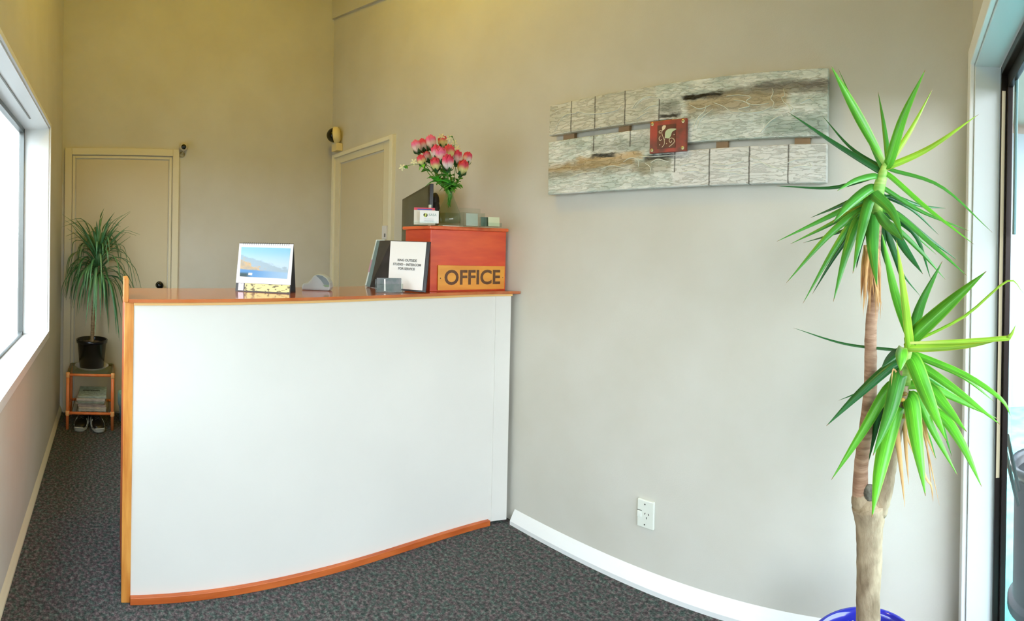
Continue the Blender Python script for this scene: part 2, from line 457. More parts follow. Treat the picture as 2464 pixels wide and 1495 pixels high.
strip(MB(), FP, -.010, .012, 1.070, 1.081).build('top_bead', mat('pale_timber', (236, 190, 116), .4), ct)
TP = [Vector((FP[0].x, .064, 0))] + FP + [Vector((-1.672, yr(-1.67)-.004, 0))]
b = MB()
n = len(TP); poly = [Vector((p.x+.022, p.y, 1.081)) for p in TP] + [Vector((-2.20, TP[-1].y, 1.081)), Vector((-2.20, .064, 1.081))]
b.prism(poly, (0, 0, .012)); b.build('countertop', TOPW, ct)
b = MB(); b.box(-1.822, -1.796, .050, .083, 0, 1.081); b.build('corner_post', OAK, ct, bevel=.002)
b = MB(); b.box(-2.2, -1.822, .052, .068, 0, 1.081); b.build('end_panel', mat('stained_end', (190, 96, 44), .4, c2=(160, 70, 30), nscale=5, stretch=(1, 1, 6)), ct)
b = MB(); b.prism([(-1.79, .0465, 1.081), (-1.79, .0638, 1.081), (-1.79, .0638, 1.164), (-1.79, .0465, 1.164)], (-.14, 0, 0)); b.build('end_upstand', OAK, ct, bevel=.002)
b = MB(); b.box(-1.745, -1.733, 1.60, 1.612, .012, 1.07)
strip(MB(), [p for p in FP if 1.625 < p.y < 1.642], -.003, 0, .014, 1.069).build('edge_cover_strip', LAMI, ct)
# back of the counter: working shelf and gables, unseen from the front
b = MB(); b.box(-2.18, -1.84, .10, .12, 0, 1.08); b.box(-2.18, -1.84, 1.66, 1.68, 0, 1.08); b.box(-2.18, -1.84, .12, 1.66, .70, .72)
b.build('carcass', LAMI, ct)

# ------------------------------------------------------------------ red-stained box on the counter
RED = mat('red_stained_timber', (238, 98, 52), .32, c2=(216, 72, 44), nscale=4, stretch=(1, 1, 5), coat=.3, bump=.03, bscale=30)
CZ = 1.093
cb = thing('timber_box', 'red-stained timber box at the wall end of the counter', 'box', (-1.92, 1.52, CZ))
f0, f1, bx_ = Vector((-1.838, 1.336, 0)), Vector((-1.742, 1.712, 0)), -2.045
b = MB(); b.prism([(f0.x, f0.y, CZ), (f1.x, f1.y, CZ), (bx_, 1.712, CZ), (bx_, 1.336, CZ)], (0, 0, 1.372-CZ)); b.build('carcass', RED, cb, bevel=.002)
b = MB(); b.prism([(f0.x+.014, f0.y-.014, 1.372), (f1.x+.014, 1.716, 1.372), (bx_-.01, 1.716, 1.372), (bx_-.01, 1.322, 1.372)], (0, 0, .016))
b.build('lid', mat('red_timber_edge', (244, 122, 66), .3, c2=(224, 92, 48), nscale=5, stretch=(1, 5, 1), coat=.3), cb, bevel=.005)
BT = 1.388
fd = (f1-f0).normalized(); fn = Vector((fd.y, -fd.x, 0))
def fpt(u, z, o=0): return f0 + fd*u + fn*o + Vector((0, 0, z))
sg = thing('office_sign', 'yellow timber OFFICE sign fixed low on the front of the red box', 'sign', fpt(.21, CZ+.008))
SIGN = mat('yellow_sign_timber', (240, 166, 62), .4, c2=(226, 146, 50), nscale=4, stretch=(1, 1, 6))
b = MB(); p = [fpt(.034, CZ+.006, .010), fpt(.378, CZ+.006, .010), fpt(.378, 1.208, .010), fpt(.034, 1.212, .010)]
b.hexa([q - fn*.010 for q in p] + p); b.build('board', SIGN, sg, bevel=.001)
BRN = mat('brown_lettering', (92, 52, 22), .5, c2=(110, 70, 30), nscale=60)
text(sg, 'lettering', 'OFFICE', .092, fpt(.209, 1.153, .0104), fd, (0, 0, 1), BRN, bold=.0022, sx=.98)
for u in (.046, .368): MB().ball(fpt(u, 1.153, .0102), .0026, 10, None, (.5, 1, 1)).build('screw', BRN, sg)

# ------------------------------------------------------------------ things on the counter top
# desk calendar
A0, A1 = Vector((-2.072, .519, CZ)), Vector((-1.930, .712, CZ))
ad = (A1-A0).normalized(); an = Vector((ad.y, -ad.x, 0)); aw = (A1-A0).length
cal = thing('desk_calendar', 'tent-fold desk calendar with an autumn lake picture, standing on the counter', 'calendar', (A0+A1)/2)
H = .203
ap = -an*.042
def cp(u, v, o=0):   # u along, v up the leaning front face
    return A0 + ad*(u*aw) + ap*v + Vector((0, 0, H*v)) + (an*H + Vector((0, 0, .042))).normalized()*o
CARD = mat('grey_card', (78, 80, 82), .6)
b = panel(cp(0, 0), cp(1, 0), cp(1, 1), cp(0, 1), .0015); b.build('front_stand', CARD, cal)
bk = lambda u, v: A0 + ad*(u*aw) - an*(.084 - .042*v) + Vector((0, 0, H*v))
b = panel(bk(1, 0), bk(0, 0), bk(0, 1), bk(1, 1), .0015); b.build('back_stand', mat('dark_card', (60, 62, 60), .6), cal)
b = panel(cp(.0, .17, .003), cp(1, .17, .003), cp(1.0, .985, .003), cp(.0, .985, .003), .002); b.build('page', mat('calendar_paper', (232, 233, 236), .5), cal)
PIC, t_, b_ = newmat('lake_picture')
tc = t_.nodes.new('ShaderNodeTexCoord')
sep = t_.nodes.new('ShaderNodeSeparateXYZ'); t_.links.new(tc.outputs['UV'], sep.inputs[0])
def nd(t, op, a, b=None, c=None, clamp=False):
    n = t.nodes.new('ShaderNodeMath'); n.operation = op; n.use_clamp = clamp
    for i, v in enumerate((a, b, c)):
        if v is None: continue
        if isinstance(v, (int, float)): n.inputs[i].default_value = v
        else: t.links.new(v, n.inputs[i])
    return n.outputs[0]
def ss(t, v, lo, hi, o0=0, o1=1):
    n = t.nodes.new('ShaderNodeMapRange'); n.interpolation_type = 'SMOOTHSTEP'
    n.inputs[1].default_value = lo; n.inputs[2].default_value = hi; n.inputs[3].default_value = o0; n.inputs[4].default_value = o1
    t.links.new(v, n.inputs[0]); return n.outputs[0]
def mixc(t, f, a, b, blend='MIX'):
    n = t.nodes.new('ShaderNodeMix'); n.data_type = 'RGBA'; n.blend_type = blend
    for s, v in (('Factor', f), ('A', a), ('B', b)):
        if isinstance(v, (int, float)): n.inputs[s].default_value = v
        elif isinstance(v, tuple): n.inputs[s].default_value = lin(v)
        else: t.links.new(v, n.inputs[s])
    return n.outputs['Result']
U, V = sep.outputs['X'], sep.outputs['Y']
nz = noise(t_, 9, tc.outputs['UV'], 5); nzl = noise(t_, 3.5, tc.outputs['UV'], 4)
sky = mixc(t_, ss(t_, V, .4, 1), (190, 214, 232), (140, 200, 228))
# far hills, sloping down to the right
hl = nd(t_, 'ADD', nd(t_, 'MULTIPLY', U, -.42), nd(t_, 'MULTIPLY', nz.outputs['Fac'], .35))
hill = ss(t_, nd(t_, 'SUBTRACT', nd(t_, 'ADD', hl, .56), V), -.03, .05)
col = mixc(t_, nd(t_, 'MULTIPLY', hill, .7), sky, (146, 168, 184))
tr_ = ss(t_, nd(t_, 'SUBTRACT', nd(t_, 'ADD', nd(t_, 'MULTIPLY', U, -.75), nd(t_, 'MULTIPLY', nz.outputs['Fac'], .7)), nd(t_, 'SUBTRACT', V, .27)), -.02, .08)
col = mixc(t_, nd(t_, 'MULTIPLY', tr_, .85), col, mixc(t_, ss(t_, nzl.outputs['Fac'], .4, .6), (220, 178, 110), (176, 158, 128)))
wat = ss(t_, V, .17, .13)
wat = ss(t_, nd(t_, 'SUBTRACT', nd(t_, 'SUBTRACT', .26, nd(t_, 'MULTIPLY', U, .05)), V), -.02, .04)
col = mixc(t_, wat, col, mixc(t_, ss(t_, U, .2, 1), (84, 146, 204), (156, 190, 220)))
dk = nd(t_, 'MULTIPLY', ss(t_, U, .28, .12), ss(t_, V, .18, .08))
col = mixc(t_, dk, col, (40, 70, 74))
bt = nd(t_, 'MULTIPLY', nd(t_, 'MULTIPLY', ss(t_, U, .17, .19), ss(t_, U, .27, .25)), nd(t_, 'MULTIPLY', ss(t_, V, .05, .07), ss(t_, V, .15, .12)))
col = mixc(t_, bt, col, (250, 250, 250))
t_.links.new(col, b_.inputs['Base Color']); b_.inputs['Roughness'].default_value = .45
b = panel(cp(.065, .30, .0042), cp(.93, .29, .0042), cp(.955, .90, .0042), cp(.045, .91, .0042), .001); o = b.build('picture', PIC, cal); o['label'] = 'picture of autumn trees beside a blue lake'
b = panel(cp(.17, .02, .0015), cp(.985, .02, .0015), cp(.985, .165, .0015), cp(.17, .165, .0015), .001); b.build('advert_strip', mat('yellow_print', (246, 232, 160), .5, c2=(120, 112, 84), nscale=55, stretch=(1, 1, 2.2), lo=.56, hi=.6), cal)
b = panel(cp(.05, .02, .0015), cp(.15, .02, .0015), cp(.15, .165, .0015), cp(.05, .165, .0015), .001); b.build('advert_logo', mat('pale_print', (232, 226, 240), .5, c2=(140, 130, 150), nscale=140, lo=.6, hi=.64), cal)
b = MB()
for i in range(22):
    if i == 10 or i == 11: pass
    c_ = cp(.08+.84*i/21, .985, 0) - an*.001
    b.tube([c_ + an*.005 - Vector((0, 0, .006)), c_ + an*.004 + Vector((0, 0, .004)), c_ - an*.003 + Vector((0, 0, .005)), c_ - an*.006 - Vector((0, 0, .005))], .0007, 5)
b.build('wire_binding', mat('dark_wire', (70, 72, 74), .3, metal=.8), cal)

# grey tape dispenser
td = thing('tape_dispenser', 'small grey rounded tape dispenser beside the desk calendar', 'tape dispenser', (-2.06, .885, CZ))
GREYP = mat('grey_plastic', (176, 186, 186), .4)
tdir = Vector((.50, .62, 0)).normalized(); tn = Vector((tdir.y, -tdir.x, 0)); T0 = Vector((-2.10, .835, CZ))
def tpt(u, v, o): return T0 + tdir*u + tn*o + Vector((0, 0, v))
outl = [(0, 0), (.005, .028), (.03, .034), (.042, .046), (.056, .066), (.075, .072), (.098, .069), (.118, .056), (.130, .036), (.133, .016), (.128, 0)]
b = MB(); b.prism([tpt(u, v, -.028) for u, v in outl], tn*.056); b.build('body', GREYP, td, bevel=.008, smooth=False)
b = MB(); b.prism([tpt(u, v, .0285) for u, v in [(.066, .066), (.078, .0685), (.097, .065), (.115, .053), (.127, .036), (.128, .026), (.105, .028), (.093, .044), (.078, .058)]], tn*.002); b.build('side_inset', mat('slate_plastic', (112, 128, 132), .4), td)
b = MB(); b.prism([tpt(u, v, .0305) for u, v in [(.100, .026), (.128, .028), (.128, .018), (.110, .018)]], tn*.002); o = b.build('cutter_tab', mat('green_tab', (120, 148, 118), .5), td)

# open display binder with a notice page
db = thing('display_binder', 'black display binder open at a printed white notice page beside the red box', 'binder', at(980, 700, 2.32))
BLK = mat('black_vinyl', (30, 30, 34), .35, c2=(52, 48, 52), nscale=18)
def quad(pts): return [at(*p) for p in pts]
zfix = lambda v, z: Vector((v.x, v.y, z))
q = [zfix(at(934, 697, 2.30), CZ+.004), zfix(at(1024, 702, 2.19), CZ+.004), at(1033, 581, 2.235), at(941, 579, 2.36)]
pn = (q[1]-q[0]).cross(q[3]-q[0]).normalized()
q[2] = q[2] - pn*(q[2]-q[0]).dot(pn)
panel(*q, .006).build('back_cover', BLK, db)
def qb(u, v, o): return (q[0]*(1-u)+q[1]*u)*(1-v) + (q[3]*(1-u)+q[2]*u)*v + pn*o
panel(qb(.0, .03, .003), qb(.92, .03, .003), qb(.92, .985, .003), qb(.0, .985, .003), .002).build('notice_page', mat('notice_paper', (244, 246, 249), .5), db)
INK = mat('grey_ink', (120, 124, 128), .6)
xd = q[1]-q[0]; yd = q[3]-q[0]
for v, s in ((.60, 'RING OUTSIDE'), (.515, 'STUDIO \u2013 INTERCOM'), (.43, 'FOR SERVICE')):
    text(db, 'notice_lettering', s, .0155, qb(.47, v, .0042), xd, yd, INK, ext=.0002, bold=.0004)
q2 = [zfix(at(890, 691, 2.42), CZ+.004), zfix(at(934, 697, 2.30), CZ+.004), at(942, 579, 2.36), at(914, 579, 2.50)]
panel(*q2, .006).build('front_cover', BLK, db)
q3 = [zfix(at(881, 690, 2.445), CZ+.004), zfix(at(890, 691, 2.42), CZ+.004), at(914, 579, 2.50), at(907, 579, 2.525)]
panel(*q3, .010).build('spine', mat('steel_blue_vinyl', (110, 136, 142), .3), db)
fo = thing('paper_folder', 'thin white folder leaning behind the black display binder', 'folder', at(878, 690, 2.52))
q4 = [zfix(at(878, 689, 2.525), CZ+.002), zfix(at(905, 689, 2.48), CZ+.002), at(925, 577, 2.60), at(905, 577, 2.62)]
panel(*q4, .003).build('cover', mat('pale_folder', (214, 230, 236), .4), fo)
q5 = [at(886, 655, 2.553), at(892, 655, 2.543), at(898, 625, 2.56), at(893, 625, 2.566)]
panel(*[p + Vector((.004, -.004, 0)) for p in q5], .001).build('label_patch', mat('mauve_print', (190, 150, 165), .5), fo)

# card holders
ACR = glassmat('clear_acrylic', (.93, .96, .95), ior=1.35)
def holder(name, label, base, d, w, dep, h, hb, cards, group=None):
    """acrylic business card holder; d = direction along the front, cards = list of (material, height, offset, width factor)"""
    d = Vector(d).normalized(); n_ = Vector((d.y, -d.x, 0)); base = Vector(base)
    t = thing(name, label, 'card holder', base, group)
    P = lambda u, o, z: base + d*u + n_*o + Vector((0, 0, z))
    def slab(b, u0, u1, o0, o1, z0, z1, lean=0):
        b.hexa([P(u0, o0, z0), P(u1, o0, z0), P(u1, o1, z0), P(u0, o1, z0), P(u0, o0-lean, z1), P(u1, o0-lean, z1), P(u1, o1-lean, z1), P(u0, o1-lean, z1)])
    b = MB(); w2 = w/2
    slab(b, -w2, w2, -dep/2, dep/2, 0, .003)
    slab(b, -w2, w2, -dep/2-.002, -dep/2, 0, hb, .008)
    slab(b, -w2, w2, dep/2-.002, dep/2, 0, h)
    slab(b, -w2, -w2+.002, -dep/2, dep/2, .003, h); slab(b, w2-.002, w2, -dep/2, dep/2, .003, h)
    b.build('acrylic_tray', ACR, t)
    for (m, ch, off, wf, nm) in cards:
        b = MB(); slab(b, -w2*wf, w2*wf, off-.003, off, .004, ch, .006); b.build(nm, m, t)
    return t, P, d, n_
CW = mat('white_card', (246, 246, 248), .4)
CBK = mat('black_card', (52, 70, 66), .3, c2=(96, 96, 96), nscale=25)
c_ = at(936, 702, 2.19); c_.z = CZ
t, P, dd, nn = holder('business_card_holder', 'clear card holder of dark cards on the counter before the binder', c_, (.46, .89, 0), .118, .03, .038, .055,
    [(CBK, .062, -.002, .9, 'card_stack')])
b = MB(); b.hexa([P(-.022, .0005, .006), P(-.014, .0005, .006), P(-.014, .001, .006), P(-.022, .001, .006), P(-.022, -.005, .058), P(-.016, -.005, .058), P(-.016, -.0045, .058), P(-.022, -.0045, .058)])
b.build('white_stripe', CW, t)

bd = Vector((fd.x, fd.y, 0))
c_ = at(1022, 545, 2.27); c_.z = BT
PINK = mat('red_card', (226, 70, 96), .4); BLUE = mat('blue_card', (74, 70, 180), .4)
t, P, dd, nn = holder('business_card_holder', 'clear card holder with white logo cards and red and blue cards on the red box', c_, (.5, .86, 0), .105, .05, .02, .03,
    [(PINK, .082, -.022, .90, 'red_card'), (BLUE, .076, -.014, .62, 'blue_card'), (mat('off_white_card', (232, 226, 214), .5), .070, -.010, .92, 'card_stack')])
def cardface(P, u0, u1, o, z0, z1):
    b = MB(); b.hexa([P(u0, o-.001, z0), P(u1, o-.001, z0), P(u1, o, z0), P(u0, o, z0), P(u0, o-.005, z1), P(u1, o-.005, z1), P(u1, o-.004, z1), P(u0, o-.004, z1)])
    return b
cardface(P, -.024, .060, .018, .010, .066).build('front_card', CW, t)
DOT = mat('logo_black', (40, 42, 20), .4)
LY = mat('logo_lime', (214, 226, 110), .4)
LM = Matrix((dd, Vector((0, 0, 1)), nn)).transposed()
b = MB(); b.lathe([(.009, 0), (.009, .0006), (0, .0006)], P(.001, .0165, .046), 20, LM); b.build('logo_disc', LY, t)
for sgn, sh in ((-1, .0), (1, 0)):
    b = MB(); arc = []
    for i in range(9):
        a = math.radians(100+130*i/8) if sgn < 0 else math.radians(-80+130*i/8)
        arc.append(P(.001, .0172, .046) + LM @ Vector((.0068*math.cos(a), .0068*math.sin(a), 0)))
    b.tube(arc, [.0007+.0022*math.sin(PI*i/8) for i in range(9)], 6); b.build('logo_swirl', DOT, t)
text(t, 'card_lettering', 'SASA', .0155, P(.033, .0158, .047), dd, (0, 0, 1), mat('teal_ink', (130, 160, 156), .5), ext=.0002)
b = MB()
for z in (.028, .021, .0165):
    b.hexa([P(-.005, .0178, z), P(.038, .0178, z), P(.038, .0182, z), P(-.005, .0182, z), P(-.005, .0176, z+.0018), P(.038, .0176, z+.0018), P(.038, .018, z+.0018), P(-.005, .018, z+.0018)])
b.build('card_print', mat('pale_ink', (196, 200, 205), .5), t)
c_ = at(1136, 553, 2.29); c_.z = BT
t, P, dd, nn = holder('brochure_holder', 'empty clear acrylic brochure holder standing right of the vase', c_, (.3, .95, 0), .105, .045, .062, .085, [(mat('frosted_insert', (196, 200, 186), .4), .060, .0, .55, 'card_stack')])
c_ = at(1180, 555, 2.30); c_.z = BT
t, P, dd, nn = holder('business_card_holder', 'card holder with a cream card nearest the wall on the red box', c_, (.25, .96, 0), .098, .035, .02, .045,
    [(mat('slate_card', (96, 118, 104), .5), .045, -.006, .90, 'back_card')])
cardface(P, -.016, .042, .010, .004, .046).build('front_card', mat('cream_card', (216, 218, 182), .5), t)

# ------------------------------------------------------------------ monitor behind the box
mo = thing('monitor', 'flat screen monitor angled behind the red box with its dark screen showing', 'monitor', at(1001, 560, 2.9))
mtl, mtr = at(968, 480, 3.12), at(1034, 442, 2.60)
hm = .36
mbl, mbr = mtl - Vector((0, 0, hm)), mtr - Vector((0, 0, hm))
panel(mbl, mbr, mtr, mtl, .022).build('casing', mat('monitor_black', (22, 24, 18), .25), mo, bevel=.002)
mn = (mbr-mbl).cross(mtl-mbl).normalized()
mp_ = lambda u, v, o: (mbl*(1-u)+mbr*u)*(1-v) + (mtl*(1-u)+mtr*u)*v + mn*o
panel(mp_(.02, .03, .0012), mp_(.965, .03, .0012), mp_(.965, .965, .0012), mp_(.02, .965, .0012), .001).build('screen', mat('dark_screen', (58, 60, 44), .12, c2=(74, 74, 50), nscale=9), mo)
panel(mp_(.982, .0, .0014), mp_(1.003, .0, .0014), mp_(1.003, .70, .0014), mp_(.982, .70, .0014), .012).build('side_trim', mat('silver_trim', (190, 196, 176), .3, metal=.3), mo)
b = MB(); c_ = at(1046, 515, 2.70)
b.ball(c_, 1, 20, Matrix.Identity(3), (.030, .03, .085)); b.ball(at(1047, 484, 2.70), 1, 16, Matrix.Identity(3), (.020, .025, .045))
b.tube([c_, mp_(.93, .4, -.03)], .02, 10)
b.tube([c_ - Vector((0, 0, .07)), Vector((c_.x, c_.y, 1.10))], .02, 10)
o = b.build('rear_bracket', mat('matt_black', (8, 8, 10), .5), mo, smooth=True)

# ------------------------------------------------------------------ vase of roses
vc = at(1080, 545, 2.36); vc.z = BT
co = MB(); 
pd = Matrix.Rotation(math.atan2(fd.y, fd.x), 3, 'Z')
tag(MB().obox(vc+Vector((0, 0, .002)), (.105, .10, .004), pd).build('paper_coaster', mat('coaster_white', (240, 238, 222), .5), root=vc), 'flat white coaster under the glass vase', 'coaster')
vb = vc + Vector((0, 0, .0042))
va = thing('glass_vase', 'clear pear-shaped glass vase holding the roses on the red box', 'vase', vb)
po = [(.048, 0), (.056, .010), (.058, .030), (.052, .060), (.038, .095), (.024, .125), (.019, .145), (.021, .165), (.029, .185)]
pi_ = [(.027, .185), (.019, .165), (.017, .145), (.022, .125), (.036, .095), (.050, .060), (.056, .030), (.052, .014), (0, .011)]
MB().lathe([(0, 0)] + po + pi_, vb, 40).build('glass_body', glassmat('vase_glass', (.90, .95, .92), rough=.0, ior=1.5), va, smooth=True)
MB().lathe([(0, .0115), (.050, .0125), (.0535, .030), (.050, .058), (0, .0585)], vb, 32).build('water', glassmat('water', (.86, .9, .86), ior=1.2), va, smooth=True)
STEM = mat('rose_stem', (92, 150, 52), .5)
LEAF = mat('rose_leaf', (44, 130, 40), .45, c2=(110, 190, 60), nscale=18)
SEP = mat('rose_sepal', (38, 92, 40), .5)
def rosemat(i):
    name = 'rose_petals_%d' % i
    tips = [(236, 84, 140), (230, 66, 110), (226, 70, 96), (240, 110, 160)]
    base = [(246, 236, 190), (250, 232, 224), (236, 226, 150), (244, 214, 190)]
    m, t, b_ = newmat(name)
    tc = t.nodes.new('ShaderNodeTexCoord'); uv = t.nodes.new('ShaderNodeSeparateXYZ'); t.links.new(tc.outputs['UV'], uv.inputs[0])
    t.links.new(mixc(t, ss(t, uv.outputs['Y'], .45, .85), base[i], tips[i]), b_.inputs['Base Color'])
    b_.inputs['Roughness'].default_value = .6
    return m
RM = [rosemat(i) for i in range(4)]
neck = vb + Vector((0, 0, .150))
def petal(b, c, M, ang, r0, hgt, wid, lean, uvs):
    """one cupped petal around the bloom axis"""
    k = len(b.v); nu, nv = 5, 5
    for j in range(nv+1):
        v = j/nv
        for i in range(nu+1):
            u = i/nu*2-1
            a = ang + u*wid*(math.sin(PI*(.15+.62*v))**.7)
            r = r0*(.25+.95*math.sin(PI*.5*min(v*1.35, 1))) + lean*v*v*r0*(1.2-.4*u*u)
            z = hgt*v*(1-.16*u*u*v)
            b.v.append(Vector(c) + M @ Vector((r*math.cos(a), r*math.sin(a), z))); uvs.append(((u+1)/2, v))
    for j in range(nv):
        for i in range(nu):
            q = k+j*(nu+1)+i; b.f.append((q, q+1, q+nu+2, q+nu+1))
def rose(px, py, r, size, mi, label, tilt=None, first=[0]):
    c = at(px, py, r)
    ax = (c - neck); ax.normalize(); ax = (ax + Vector((0, 0, .9))).normalized()
    M = ax.to_track_quat('Z', 'Y').to_matrix()
    base = c - ax*size*.55
    t = thing('rose', label, 'rose', vb + Vector((0, 0, .02)), 'pink and cream roses in the glass vase')
    size *= 1.22; base = c - ax*size*.6; b = MB(); uvs = []; h = size*1.3; R = size*.47
    for ring, (n_, rr, le, ww) in enumerate(((3, .34, -.35, 1.15), (4, .62, -.42, 1.0), (5, .90, -.30, .85))):
        for i in range(n_): petal(b, base, M, 2*PI*i/n_+ring*.7, R*rr, h*(1.0-.06*ring), ww, le, uvs)
    b.uv = uvs
    b.build('bloom', RM[mi], t, smooth=True, solid=.0008)
    b = MB()
    for i in range(5):
        a = 2*PI*i/5; o_ = M @ Vector((math.cos(a), math.sin(a), 0))
        b.blade([base - ax*.002, base + o_*R*.75 + ax*size*.10, base + o_*R*1.0 + ax*size*.42], size*.34, o_, n=5, fold=.1, base=.6)
    b.ball(base - ax*.002, size*.16, 10)
    b.build('sepals', SEP, t, smooth=True)
    inside = vb + Vector((random.uniform(-.008, .008), random.uniform(-.008, .008), random.uniform(.085, .12)))
    nk = neck + Vector((random.uniform(-.009, .009), random.uniform(-.009, .009), 0))
    md = nk*.35 + base*.65 - Vector((0, 0, .012))
    b = MB(); b.tube(smooth([inside, nk, md, base], 14), .0017, 6); b.build('stem', STEM, t, smooth=True)
    for k in range(5):
        f = random.uniform(.22, .98); p0 = nk*(1-f) + md*f
        a = random.uniform(0, 2*PI); o_ = Vector((math.cos(a), math.sin(a), random.uniform(-.1, .5))).normalized()
        L = random.uniform(.030, .050)
        b = MB(); b.blade([p0, p0 + o_*L*.5 + Vector((0, 0, .006)), p0 + o_*L - Vector((0, 0, .006))], L*.62, (random.uniform(-.4, .4), random.uniform(-.5, .3), 1), n=7, base=.15, peak=.4, fold=.15)
        b.build('leaf', LEAF, t, smooth=True)
for a in [
    (1003, 354, 2.33, .042, 3, 'bright pink rose at the far upper left of the bouquet'),
    (1019, 351, 2.37, .043, 1, 'pink and cream rose between the leftmost rose and the big light pink one'),
    (1038, 344, 2.34, .046, 3, 'large light pink rose at the upper left crown of the bouquet'),
    (1065, 343, 2.38, .042, 2, 'dark red-tipped rose at the very top of the bouquet'),
    (1050, 367, 2.29, .044, 1, 'pink rose left of the bouquet centre, under the topmost rose'),
    (1062, 374, 2.25, .046, 3, 'salmon pink rose in the middle of the bouquet'),
    (1081, 367, 2.30, .046, 2, 'deep pink rose right of the bouquet centre'),
    (1099, 380, 2.32, .044, 1, 'dusty pink rose on the right between the deep pink and outermost roses'),
    (1124, 382, 2.35, .040, 1, 'small pink rose at the far right of the bouquet'),
    (1113, 404, 2.28, .046, 2, 'pink and cream rose hanging lowest on the right of the bouquet'),
    (1078, 392, 2.23, .048, 1, 'large white rose with a pink top at the lower centre of the bouquet'),
    (1048, 396, 2.25, .040, 2, 'pink-tipped yellow bud at the lower left centre of the bouquet'),
    (1015, 387, 2.30, .036, 2, 'small red and cream bud at the left edge of the bouquet'),
    (1028, 377, 2.36, .034, 3, 'small pale pink bud tucked in behind the left buds')]:
    rose(*a)
# greenery and blossom sprigs
GR = mat('fresh_leaf', (84, 190, 52), .45, c2=(50, 140, 44), nscale=20)
def sprig(label, pts, r, blossom, nl, wl_, m, seed):
    random.seed(seed)
    P_ = smooth([vb + Vector((0, 0, .09)), neck] + [at(x, y, r) for x, y in pts], 16)
    t = thing('leafy_sprig' if not blossom else 'blossom_sprig', label, 'greenery' if not blossom else 'flower', vb + Vector((0, 0, .03)))
    b = MB(); b.tube(P_, .0012, 5); b.build('stem', STEM, t, smooth=True)
    b = MB()
    for k in range(nl):
        p0 = P_[random.randint(9 if blossom else 7, 16)]
        o_ = Vector((random.uniform(-1, 1), random.uniform(-1, .6), random.uniform(-.5, .6))).normalized(); L = wl_*random.uniform(.7, 1.2)
        b.blade([p0, p0 + o_*L*.5 + Vector((0, 0, .004)), p0 + o_*L - Vector((0, 0, .008))], L*.6, (0, -.5, 1), n=6, base=.15, fold=.12)
    b.build('leaves', m, t, smooth=True)
    if blossom:
        b = MB()
        for (x, y) in blossom:
            c0 = at(x, y, r)
            for i in range(5):
                a = 2*PI*i/5+.3; o_ = at(x+9*math.cos(a), y+9*math.sin(a), r) - c0
                b.blade([c0, c0+o_*.6, c0+o_], .009, (.7, -.7, 0), n=4, base=.3, peak=.6, fold=.1)
        b.build('blossoms', mat('cream_blossom', (240, 236, 190), .6), t, smooth=True)
sprig('broad fresh green leaves crowding the left of the vase neck', [(1058, 440), (1048, 432)], 2.27, None, 10, .05, GR, 3)
sprig('dark green leaves spreading right from the vase neck', [(1085, 445), (1108, 446)], 2.27, None, 10, .045, LEAF, 4)
sprig('green leaves filling the centre above the vase neck', [(1076, 440), (1078, 415)], 2.27, None, 16, .05, LEAF, 5)
sprig('sprig with one pale star blossom reaching out at far left', [(1040, 405), (1000, 396), (970, 402)], 2.30, [(968, 403), (996, 390)], 5, .03, LEAF, 6)
sprig('sprig of tiny cream blossoms above right of the roses', [(1085, 400), (1094, 350), (1090, 332)], 2.36, [(1082, 333), (1093, 344), (1100, 357), (1062, 329)], 3, .02, LEAF, 8)

